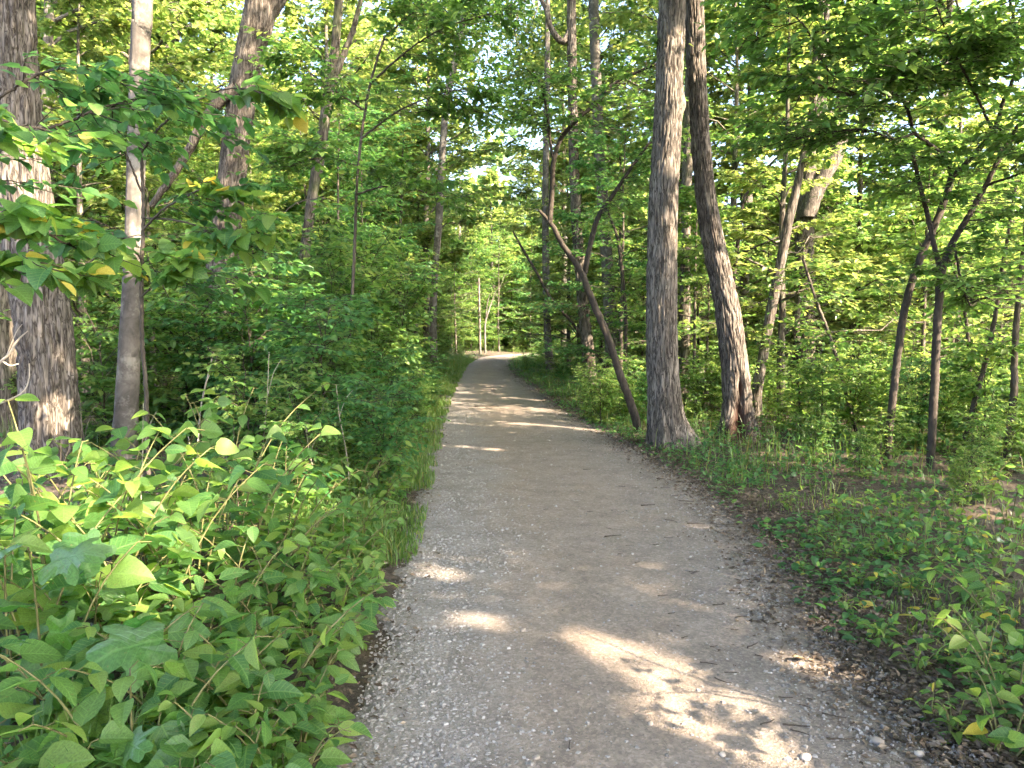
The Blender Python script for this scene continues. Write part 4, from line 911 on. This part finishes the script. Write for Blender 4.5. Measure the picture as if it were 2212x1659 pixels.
# ------------------------------------------------------------------ grass, ground cover, litter
def blades(n, x, y, L, tint, rng, lean=.55, w=.004):
    z = ground(x, y) - .01
    az = rng.uniform(0, 6.28, n); h = np.stack([np.cos(az), np.sin(az), 0 * az], -1); s = np.stack([-np.sin(az), np.cos(az), 0 * az], -1)
    p = np.stack([x, y, z], -1); le = rng.uniform(.15, 1, n)[:, None] * lean * L[:, None]
    ww = (w * rng.uniform(.7, 1.5, n))[:, None]
    m = p + UP * L[:, None] * .62 + h * le * .35; t = p + UP * L[:, None] * .9 + h * le
    V = np.stack([p - s * ww, p + s * ww, m - s * ww * .8, m + s * ww * .8, t], 1)
    i = (np.arange(n) * 5)[:, None]
    F3 = np.concatenate([i + np.array([[2, 3, 4]])]); F4 = i + np.array([[0, 1, 3, 2]])
    return V.reshape(-1, 3), F3, F4, np.repeat(tint, 5)
def grass():
    rng = R; n1, n2, n3 = 46000, 13000, 26000
    y1 = 2.0 + 36 * rng.random(n1) ** 1.7; off = np.abs(rng.normal(0, .55, n1)) - .12 + .1 * vnoise(y1 * 3, 0 * y1, 2)
    x1 = pathx(y1) - pathhw(y1) - off; L1_ = rng.uniform(.07, .3, n1) * (.35 + np.clip(off * 1.4, 0, 1)) * np.where(y1 > 6, 1.35, 1)
    y2 = 3.0 + 34 * rng.random(n2) ** 1.5; off2 = rng.gamma(2, .55, n2) + .1
    x2 = pathx(y2) + pathhw(y2) + off2; L2_ = rng.uniform(.06, .24, n2) * np.clip(.3 + off2 * .7, 0, 1) * np.where(y2 > 7, 1.1, .6)
    y3 = rng.uniform(8, 55, n3); x3 = rng.uniform(-1, 1, n3) * (y3 * .7 + 2); k = path_dist(x3, y3) > .25; x3, y3 = x3[k], y3[k]; L3_ = rng.uniform(.1, .5, len(x3))
    k1 = (vnoise(x1 * 2.2, y1 * 2.2, 31) + .25 * vnoise(x1 * 7, y1 * 7, 32) > np.where(y1 < 3.4, .95, np.where(y1 < 5, .78, .5))); x1, y1, L1_ = x1[k1], y1[k1], L1_[k1]
    k2 = (vnoise(x2 * 1.7, y2 * 1.7, 33) + .25 * vnoise(x2 * 6, y2 * 6, 34) > .55); x2, y2, L2_ = x2[k2], y2[k2], L2_[k2]
    x, y, L = np.r_[x1, x2, x3], np.r_[y1, y2, y3], np.r_[L1_, L2_, L3_]
    t = np.clip(rng.normal(.45, .22, len(x)) + np.where(rng.random(len(x)) < .04, .6, 0), 0, 1)
    V, F3, F4, tt = blades(len(x), x, y, L, t, rng)
    tag(obj('grass', mk_mesh('grass', V, [F3, F4], {'tint': tt}, smooth=False), M['grass']), 'thin green grass growing along both edges of the trail', 'grass', kind='stuff')
grass()
def cover():
    rng = R; n = 46000
    y = 2.0 + 40 * rng.random(n) ** 1.6; side = rng.random(n) < .42
    off = rng.gamma(1.8, .9, n) + np.where(side, .12, -.02); x = pathx(y) + np.where(side, -1, 1) * (pathhw(y) + off)
    cl = vnoise(x * 1.3, y * 1.3, 21) + .3 * vnoise(x * 4, y * 4, 22); k = cl > np.where(side, .55, .47); x, y, off, side = x[k], y[k], off[k], side[k]; n = len(x)
    z = ground(x, y) + rng.random(n) ** 1.4 * np.where(side, .34, .26) * np.clip(off, .15, 1)
    L = Leaves(np.stack([x, y, z + .01], -1), rng.normal(size=(n, 3)) * np.array([1, 1, .35]) + UP * .1, UP + rng.normal(0, .32, (n, 3)), rng.uniform(.03, .085, n), np.clip(rng.normal(.4, .22, n), 0, 1))
    tag(obj('ground_cover', L.mesh('ground_cover', T_MID, M['leaf_cool']), None), 'low carpet of small green plants covering the verges', 'ground cover', kind='stuff')
    n = 46000; y = 1.8 + 26 * rng.random(n) ** 1.8; side = rng.random(n) < .4; off = rng.gamma(1.6, 1.1, n) - np.where(side, .2, .38)
    x = pathx(y) + np.where(side, -1, 1) * (pathhw(y) + off); z = ground(x, y) + .012 + .02 * rng.random(n)
    m = 14000; ey = 1.8 + 9 * rng.random(m) ** 1.5; ex = pathx(ey) + pathhw(ey) + rng.normal(.22, .26, m)
    x, y, z = np.r_[x, ex], np.r_[y, ey], np.r_[z, ground(ex, ey) + .012 + .02 * rng.random(m)]
    for bx, by, br in ((2.12, 10, .34), (3.25, 10.6, .34), (-4.66, 7.4, .42)):
        m = 900; a = rng.uniform(0, 6.28, m); rr = br + np.abs(rng.normal(0, .22, m)); ex, ey = bx + np.cos(a) * rr, by + np.sin(a) * rr
        x, y = np.r_[x, ex], np.r_[y, ey]; z = np.r_[z, ground(ex, ey) + .012 + .10 * rng.random(m) * np.exp(-(rr - br) / .15)]
    n = len(x)
    L = Leaves(np.stack([x, y, z], -1), rng.normal(size=(n, 3)) * np.array([1, 1, .12]), UP + rng.normal(0, .55, (n, 3)), rng.uniform(.014, .046, n), np.clip(rng.normal(.35, .25, n), 0, 1))
    tag(obj('leaf_litter', L.mesh('leaf_litter', T_FAR, M['litter'], .9), None), 'brown dead leaves and bits littering the verges', 'leaf litter', kind='stuff')
cover()

# ------------------------------------------------------------------ near plants: every leaf is an object
def plant(name, label, group, x, y, H, nst, kind, mname, size, per, seed, spread=.5, yellow=0., lean=(0, 0), droop=.3, up=.85, opposite=True):
    if x < 0: size *= 1.36 if y > 3.2 else 1.3; H *= 1.3 * random.uniform(.72, 1.3)
    rng = np.random.default_rng(900 + seed); g = float(ground(x, y)); base = np.array([x, y, g])
    root = thing(name, label, 'plant', base, group=group)
    tb = []; Ls = []
    for k in range(nst):
        az = k * 2.4 + rng.uniform(0, 1.2); h = H * rng.uniform(.65, 1.1); sp = spread * h * rng.uniform(.4, 1.1)
        end = base + np.array([math.cos(az) * sp + lean[0] * h, math.sin(az) * sp + lean[1] * h, h * up])
        mid = base + (end - base) * .5 + UP * h * .14
        q = catmull(np.array([base - UP * .05, mid, end, end + (end - mid) * .25 - UP * droop * h * .3]), 14)
        tb.append(tubes(q, np.linspace(.006, .002, 14) * (.7 + .5 * H), 5))
        m = per; s = np.linspace(.28, 1, m) + rng.normal(0, .02, m); i = np.clip((s * 13).astype(int), 0, 12)
        pos = q[i]; t = unit(q[i + 1] - q[i])
        a = rng.uniform(0, 6.28) + (np.arange(m) * (np.pi if opposite else 2.4)) + (np.arange(m) // 2) * 1.1 + rng.normal(0, .3, m)
        hd = np.stack([np.cos(a), np.sin(a), 0 * a], -1)
        ax = hd + t * .35 - UP * rng.normal(.25, .2, (m, 1))
        sz = size * rng.uniform(.6, 1.15, m) * np.where(s > .9, .75, 1)
        pet = unit(hd + UP * .4) * (sz * .28)[:, None]
        tb.append(tubes(np.stack([pos, pos + pet], 1), np.full((m, 2), .0016), 3))
        Ls.append(Leaves(pos + pet, ax + rng.normal(0, .2, (m, 3)), UP + rng.normal(0, .42, (m, 3)) + hd * .2, sz, rng.random(m)))
    v, f = join(tb); obj('stems', mk_mesh('stems', v - base, f), M['stem'], root)
    L = Leaves.cat(Ls); leaf_objects(L, root, kind, mname, base, yellow)
    return root
def frond_plant(label, group, x, y, H, nst, size, seed, toward=None):
    """seedling with pinnate leaves: leaflets in two rows"""
    rng = np.random.default_rng(1500 + seed); g = float(ground(x, y)); base = np.array([x, y, g])
    root = thing('ash_seedling', label, 'plant', base, group=group); tb = []; Ls = []
    top = base + np.array([rng.normal(0, .06), rng.normal(0, .06), H * .75]); q = catmull(np.array([base - UP * .05, (base + top) / 2 + rng.normal(0, .02, 3), top]), 10)
    tb.append(tubes(q, np.linspace(.008, .004, 10), 5))
    for k in range(nst):
        az = k * 2.4 + rng.normal(0, .3); st = q[int(rng.integers(4, 10))]; Lf = size * rng.uniform(4.2, 6)
        hd = np.array([math.cos(az), math.sin(az), 0]); end = st + hd * Lf * .9 + UP * Lf * rng.uniform(-.05, .25)
        rq = catmull(np.array([st, st + hd * Lf * .45 + UP * Lf * .28, end]), 12); tb.append(tubes(rq, np.linspace(.003, .0012, 12), 4))
        m = 11; i = np.r_[np.repeat(np.linspace(3, 10, 5).astype(int), 2), 11]; pos = rq[i]
        sd = np.r_[np.tile([1, -1], 5), 0]; lat = np.cross(UP, hd)
        ax = hd * .55 + lat * sd[:, None] - UP * .2 + rng.normal(0, .12, (m, 3)); ax[-1] = hd - UP * .3
        Ls.append(Leaves(pos, ax, UP + rng.normal(0, .2, (m, 3)), size * rng.uniform(.8, 1.15, m), rng.random(m)))
    v, f = join(tb); obj('stems', mk_mesh('stems', v - base, f), M['stem'], root)
    leaf_objects(Leaves.cat(Ls), root, 'narrow', 'leaf_fine', base)

k = 0
def plant_label(look, H, x, y, litter=False):
    d = pd(x, y)
    tall = 'ankle-high' if H < .2 else 'low' if H < .36 else 'knee-high' if H < .62 else 'thigh-high'
    if litter:
        at = 'creeping onto the gravel' if d < .15 else 'in the dead leaves just off the gravel' if d < .7 else 'below the dogwood stems' if y > 5 else 'deep in the shaded litter'
    else:
        at = 'spilling onto the gravel edge' if d < .12 else 'close along the gravel edge' if d < .55 else 'in front of the massive furrowed trunk' if x < -2.2 and y > 3.6 else 'before the feathery seedlings' if y > 4.6 else 'in the thick of the bushy verge' if y > 3 else 'in the foreground of the bushy verge'
    return f'{tall} {look} plant {at}'
for (u, v, H, nst, per, size, mname) in [  # pixel foot on the ground -> place; ovate plants by the left verge
        (640, 1640, .34, 7, 12, .075, 'o'), (560, 1600, .42, 7, 12, .08, 'o'), (690, 1480, .36, 7, 12, .075, 'o'), (610, 1420, .45, 7, 13, .078, 'o'), (500, 1560, .45, 6, 12, .085, 'o'), (720, 1350, .3, 6, 10, .07, 'o'),
        (640, 1300, .42, 6, 12, .075, 'o'), (420, 1640, .4, 6, 11, .085, 'o'), (520, 1760, .3, 6, 11, .08, 'o'), (400, 1800, .34, 6, 11, .085, 'o'), (620, 1760, .26, 6, 10, .075, 'o'), (740, 1250, .3, 6, 10, .07, 'o'), (560, 1330, .5, 6, 12, .08, 'o'), (770, 1180, .32, 6, 10, .07, 'o'), (680, 1200, .45, 6, 11, .08, 'o'), (600, 1230, .5, 6, 11, .085, 'o'),
        (480, 1450, .5, 6, 11, .085, 'o'), (820, 1110, .3, 6, 10, .065, 'o'), (850, 1080, .22, 6, 8, .055, 'o'), (872, 1040, .22, 6, 8, .055, 'o'), (890, 1000, .25, 6, 8, .055, 'o'), (838, 1150, .2, 6, 8, .055, 'o'), (795, 1225, .2, 6, 9, .06, 'o'), (905, 960, .25, 6, 8, .055, 'o'), (765, 1310, .2, 6, 9, .06, 'o'), (735, 1420, .2, 6, 9, .06, 'o'), (800, 1290, .12, 5, 7, .045, 'o'), (770, 1400, .12, 5, 7, .045, 'o'), (760, 1110, .42, 6, 10, .075, 'o')]:
    p = PG(u, v); k += 1
    plant('verge_plant', plant_label('arching oval-leaved', H, p[0], p[1]), 'ovate-leaved plants crowding the bushy gravel edge', p[0], p[1], H, nst, 'ovate', 'leaf_ovate', size, per, k, spread=.75)
for (u, v, H, nst, per, size, kind, lab) in [
        (330, 1640, .46, 2, 4, .16, 'lobed', None), (100, 1560, .6, 3, 5, .15, 'lobed', None), (250, 1480, .55, 2, 4, .15, 'lobed', None), (200, 1800, .36, 2, 4, .13, 'lobed', None)]:
    p = PG(u, v); k += 1
    plant('lobed_seedling', plant_label('big lobed-leaved', H, p[0], p[1]), 'lobed-leaved seedlings in the foreground bushes', p[0], p[1], H, nst, kind, 'leaf_lobed', size, per, k, spread=.55, opposite=False)
for (u, v, H, nst, per, size) in [
        (180, 1650, .5, 5, 8, .11), (60, 1780, .42, 5, 8, .11), (290, 1760, .4, 5, 8, .11), (330, 1840, .34, 5, 8, .1), (130, 1860, .36, 5, 8, .11), (20, 1560, .7, 5, 9, .12), (200, 1480, .65, 5, 9, .12), (320, 1420, .6, 5, 9, .11), (120, 1390, .8, 5, 9, .12), (30, 1380, .85, 5, 9, .12), (230, 1340, .75, 5, 9, .11), (420, 1350, .65, 5, 9, .105),
        (330, 1290, .75, 5, 9, .105), (500, 1270, .7, 5, 9, .10), (150, 1270, .85, 5, 9, .11), (60, 1250, .85, 5, 9, .11), (420, 1210, .75, 5, 9, .1), (260, 1220, .8, 5, 9, .1), (560, 1190, .7, 5, 9, .1), (640, 1140, .65, 5, 9, .095), (480, 1150, .8, 5, 9, .1), (350, 1150, .8, 5, 9, .1), (200, 1160, .8, 5, 9, .1)]:
    p = PG(u, v); k += 1
    plant('broadleaf_plant', plant_label('heart-leaved' if k % 3 else 'broad oval-leaved', H, p[0], p[1]), 'broad-leaved plants filling the bushy verge', p[0], p[1], H, nst, 'heart' if k % 3 else 'ovate', 'leaf_heart' if k % 3 else 'leaf_ovate', size, per, k, spread=.6, opposite=False)
for j, (u, v, H, nst, size) in enumerate([(610, 1090, .95, 8, .10), (700, 1060, .95, 8, .10), (560, 1060, 1.1, 8, .10), (760, 1040, .9, 8, .095), (800, 1010, .9, 8, .09), (660, 1010, 1.15, 8, .095), (840, 1060, .5, 7, .08), (730, 990, 1.15, 9, .095), (600, 1150, .7, 7, .09), (850, 1000, .7, 7, .08), (620, 960, 1.5, 9, .10), (780, 960, 1.1, 9, .09)]):
    p = PG(u, v)
    frond_plant('feathery cool-green seedling with paired narrow leaflets on the bushy verge', 'feathery seedlings on the bushy verge', p[0], p[1], H, nst, size, j)
for (u, v, H, nst, per, size, kind) in [
        (2170, 1640, .3, 4, 7, .09, 'ovate'), (2120, 1500, .32, 4, 7, .085, 'ovate'), (2190, 1560, .4, 4, 7, .09, 'ovate'), (2050, 1380, .25, 5, 7, .06, 'ovate'), (2180, 1400, .4, 4, 7, .09, 'ovate'), (1960, 1290, .22, 5, 7, .055, 'ovate'), (2100, 1310, .35, 5, 7, .075, 'ovate'),
        (1880, 1210, .2, 5, 7, .05, 'ovate'), (2000, 1220, .32, 5, 7, .07, 'ovate'), (2170, 1250, .45, 5, 7, .08, 'ovate'), (1800, 1130, .28, 6, 8, .06, 'ovate'), (1760, 1170, .18, 5, 7, .05, 'ovate'), (1880, 1120, .3, 5, 8, .07, 'ovate'), (2060, 1150, .4, 5, 8, .08, 'ovate'), (2180, 1150, .5, 5, 8, .09, 'ovate'), (2010, 1560, .14, 4, 6, .05, 'ovate'), (1830, 1330, .12, 4, 6, .045, 'ovate'), (1730, 1240, .13, 4, 6, .04, 'ovate'), (1900, 1390, .14, 5, 6, .05, 'ovate'), (1980, 1460, .15, 5, 6, .055, 'ovate'), (1850, 1270, .16, 5, 6, .05, 'ovate'), (2060, 1600, .16, 5, 6, .06, 'ovate'), (1930, 1210, .25, 5, 7, .06, 'ovate'), (2100, 1210, .35, 5, 7, .08, 'ovate'), (1800, 1215, .18, 5, 7, .05, 'ovate'), (2140, 1340, .35, 5, 7, .08, 'ovate'), (2070, 1450, .25, 5, 7, .07, 'ovate'), (1960, 1130, .35, 6, 8, .075, 'ovate'), (1700, 1100, .25, 6, 8, .06, 'ovate'), (2130, 1090, .45, 6, 8, .085, 'ovate')]:
    p = PG(u, v); k += 1
    plant('verge_seedling', plant_label('small green seedling', H, p[0], p[1], True), 'seedlings sprouting on the littered verge', p[0], p[1], H, nst, kind, 'leaf_ovate', size, per, k, spread=.8, yellow=.03)

# dead branches low on the left
def bare(name, label, px, d, mat, group=None, subs=()):
    a = rooted(px, d); base = np.array([a[0, 0], a[0, 1], float(ground(a[0, 0], a[0, 1]))])
    root = thing(name, label, 'branch', base, group=group)
    q = catmull(a, 40); v, f = tubes(q[:, :3], q[:, 3], 6); obj('stem', mk_mesh('stem', v - base, f), mat, root)
    for s in subs:
        q = catmull(stem(s, d if not isinstance(d, list) else d[-1]), 20); v, f = tubes(q[:, :3], q[:, 3], 5); obj('branch', mk_mesh('branch', v - base, f), mat, root)
bare('dead_snag', 'straight bleached white snag standing at the bend of the trail', [(1037, 748, 8), (1036, 700, 8), (1035, 650, 7), (1034, 600, 5)], 42.5, M['bark_pale'])
bare('dead_snag', 'forked bleached snag with splayed bare arms at the bend of the trail', [(1048, 748, 6), (1048, 700, 6), (1056, 670, 5), (1070, 630, 2)], 43.5, M['bark_pale'], subs=[[(1049, 695, 4), (1052, 660, 3), (1058, 635, 2)], [(1070, 630, 2), (1082, 615, 1.5), (1090, 595, 1)]])
bare('dead_branch', 'bleached dead branch forking beside the massive furrowed trunk', [(-30, 1080, 9), (-25, 900, 8), (-10, 800, 8), (20, 765, 7), (38, 735, 5), (60, 715, 3)], 5.2, M['bark_dead'], subs=[[(5, 780, 6), (22, 790, 5), (40, 786, 4)], [(14, 770, 4), (34, 720, 3), (48, 700, 2)], [(-20, 880, 5), (45, 850, 4), (62, 820, 3), (63, 785, 2)]])
bare('dead_branch', 'thin pale dead shoot rising from bushes before the smooth trunk', [(420, 1130, 6), (425, 1000, 6), (432, 900, 5), (440, 850, 5), (452, 800, 4), (462, 760, 3)], 6.4, M['bark_dead'], subs=[[(448, 820, 3), (462, 790, 2), (470, 765, 2)], [(424, 1020, 4), (410, 960, 3), (405, 930, 2)]])

for j, (u, v, d, h) in enumerate([(220, 1180, 4.6, 330), (300, 1250, 4.2, 380), (520, 1180, 5.0, 260), (700, 1120, 5.6, 200), (640, 1300, 4.3, 190), (760, 1060, 6.2, 230), (120, 1240, 4.3, 300), (560, 1090, 6, 330)]):
    q = random.uniform(-60, 60)
    bare('dry_weed', 'thin dry brown stalk standing up among the verge bushes', [(u, v + 60, 3.5), (u + q * .3, v - h * .3, 3), (u + q * .8, v - h * .7, 2.2), (u + q, v - h, 1.4)], d, M['bark_dead'] if j % 2 else M['bark_sapling'], 'dry stalks among the verge bushes',
         subs=[[(u + q * .8, v - h * .7, 2), (u + q * .8 + 14, v - h * .86, 1.5), (u + q * .8 + 30, v - h * .95, 1)]])

# ------------------------------------------------------------------ on the trail: stones, twigs, fallen leaves
def on_path_z(x, y):
    ac = abs((x - float(pathx(y))) / float(pathhw(y))); return float(ground(x, y)) + .012 + .02 * (1 - min(ac, 1) ** 2)
STONES = []
for j in range(4):
    rng = np.random.default_rng(60 + j)
    th = np.linspace(0, 2 * np.pi, 10, endpoint=False); V = []
    for zz, rr in ((-.5, .7), (-.1, 1.0), (.3, .9), (.52, .5)):
        V += [(math.cos(t) * rr * rng.uniform(.85, 1.12), math.sin(t) * rr * .75 * rng.uniform(.85, 1.12), zz * .7 + rng.normal(0, .04)) for t in th]
    i = np.arange(40).reshape(4, 10); F = np.stack([i[:-1], np.roll(i[:-1], -1, 1), np.roll(i[1:], -1, 1), i[1:]], -1).reshape(-1, 4)
    V.append((0, 0, .42)); top = np.stack([i[3], np.roll(i[3], -1), np.full(10, 40)], -1)
    me = mk_mesh('stone', np.array(V), [F, top], {'tint': np.full(41, j / 3)}); me.materials.append(M['stone']); STONES.append(me)
for j, (u, v, s) in enumerate([(1895, 1618, .028), (2120, 1598, .02), (2150, 1600, .016), (1985, 1640, .022), (1130, 1378, .02), (1405, 1585, .014), (2230, 1590, .02), (1740, 1655, .024), (1160, 1855 - 200, .016), (2040, 1480, .016), (1880, 1500, .014), (1560, 1650, .016), (1940, 1560, .018)]):
    if v > 1665: continue
    p = PG(min(u, 2190), v); o = obj('stone', STONES[j % 4], None, None); o.location = (p[0], p[1], on_path_z(p[0], p[1]) + s * .15); o.scale = (s, s, s); o.rotation_euler = (0, 0, R.uniform(0, 6))
    tag(o, 'small rounded tan stone lying loose on the gravel trail', 'stone', 'loose stones on the trail')
for j, (u, v, L, a) in enumerate([(1600, 1345, .07, .3), (1640, 1355, .08, 0.1), (1628, 1410, .09, .6), (1545, 1118, .1, .2), (1500, 1140, .12, .1), (1570, 1160, .1, -.2), (1320, 1170, .12, .3), (1360, 1190, .06, .1), (1230, 1630, .06, 1.6), (1760, 1470, .06, -.4), (1180, 1110, .05, .4), (1400, 1100, .14, .1), (1480, 1090, .12, -.1), (1440, 1060, .1, .2), (1700, 1250, .08, .4), (1620, 1220, .1, -.2), (1050, 882, .5, .02), (1810, 1610, .1, .2), (1720, 1590, .09, -.3), (1500, 1250, .06, .5)] + [(random.uniform(1180, 1420) + (v_ - 1000) * .75, v_, random.uniform(.03, .09), random.uniform(-.7, .7)) for v_ in np.linspace(985, 1600, 34)]):
    p = PG(u, v); n = 8; t = np.linspace(-.5, .5, n); rng = np.random.default_rng(j)
    q = np.stack([t * L * math.cos(a), t * L * math.sin(a) * 1.0, rng.uniform(.002, .006) + 0 * t], -1); q[:, :2] += np.cumsum(rng.normal(0, L * .03, (n, 2)), 0)
    r = max(.0025, L * .035) * np.linspace(1.2, .6, n)
    v_, f_ = tubes(q, r, 5); o = obj('fallen_twig', mk_mesh('fallen_twig', v_, f_), M['bark_twig']); o.location = (p[0], p[1], on_path_z(p[0], p[1]) + .003)
    tag(o, 'short dark broken twig lying on the gravel trail', 'twig', 'broken twigs on the trail')
for j, (u, v, s, kd, mt, lab) in enumerate([
        (1880, 1322, .085, 'lobed', 'leaf_yellow', 'ragged yellow fallen leaf on the dark trailside litter'), (1935, 1345, .10, 'ovate', 'leaf_yellow', 'narrow curled yellow leaf lying in the trailside litter'),
        (1735, 1442, .06, 'lobed', 'leaf_tan', 'tan dead leaf lying on gravel near trail edge'),
        (1715, 1240, .05, 'ovate', 'leaf_yellow', None), (1740, 1250, .045, 'ovate', 'leaf_yellow', None), (1770, 1240, .05, 'heart', 'leaf_yellow', None), (1985, 1330, .06, 'heart', 'leaf_yellow', None), (2020, 1310, .06, 'heart', 'leaf_yellow', None), (1960, 1410, .04, 'ovate', 'leaf_yellow', None), (2040, 1420, .05, 'ovate', 'leaf_yellow', None), (910, 1030, .07, 'heart', 'leaf_yellow', None), (1850, 1230, .06, 'heart', 'leaf_yellow', None)]):
    p = PG(u, v); o = obj('fallen_leaf', BL[kd, mt], None); o.location = (p[0], p[1], on_path_z(p[0], p[1]) + .02); o.scale = (s, s, s); o.rotation_euler = (R.normal(.15, .15), R.normal(0, .2), R.uniform(0, 6.28))
    tag(o, lab or 'small yellow fallen leaf scattered on the trailside litter', 'leaf', None if lab else 'small yellow leaves on the trailside litter')
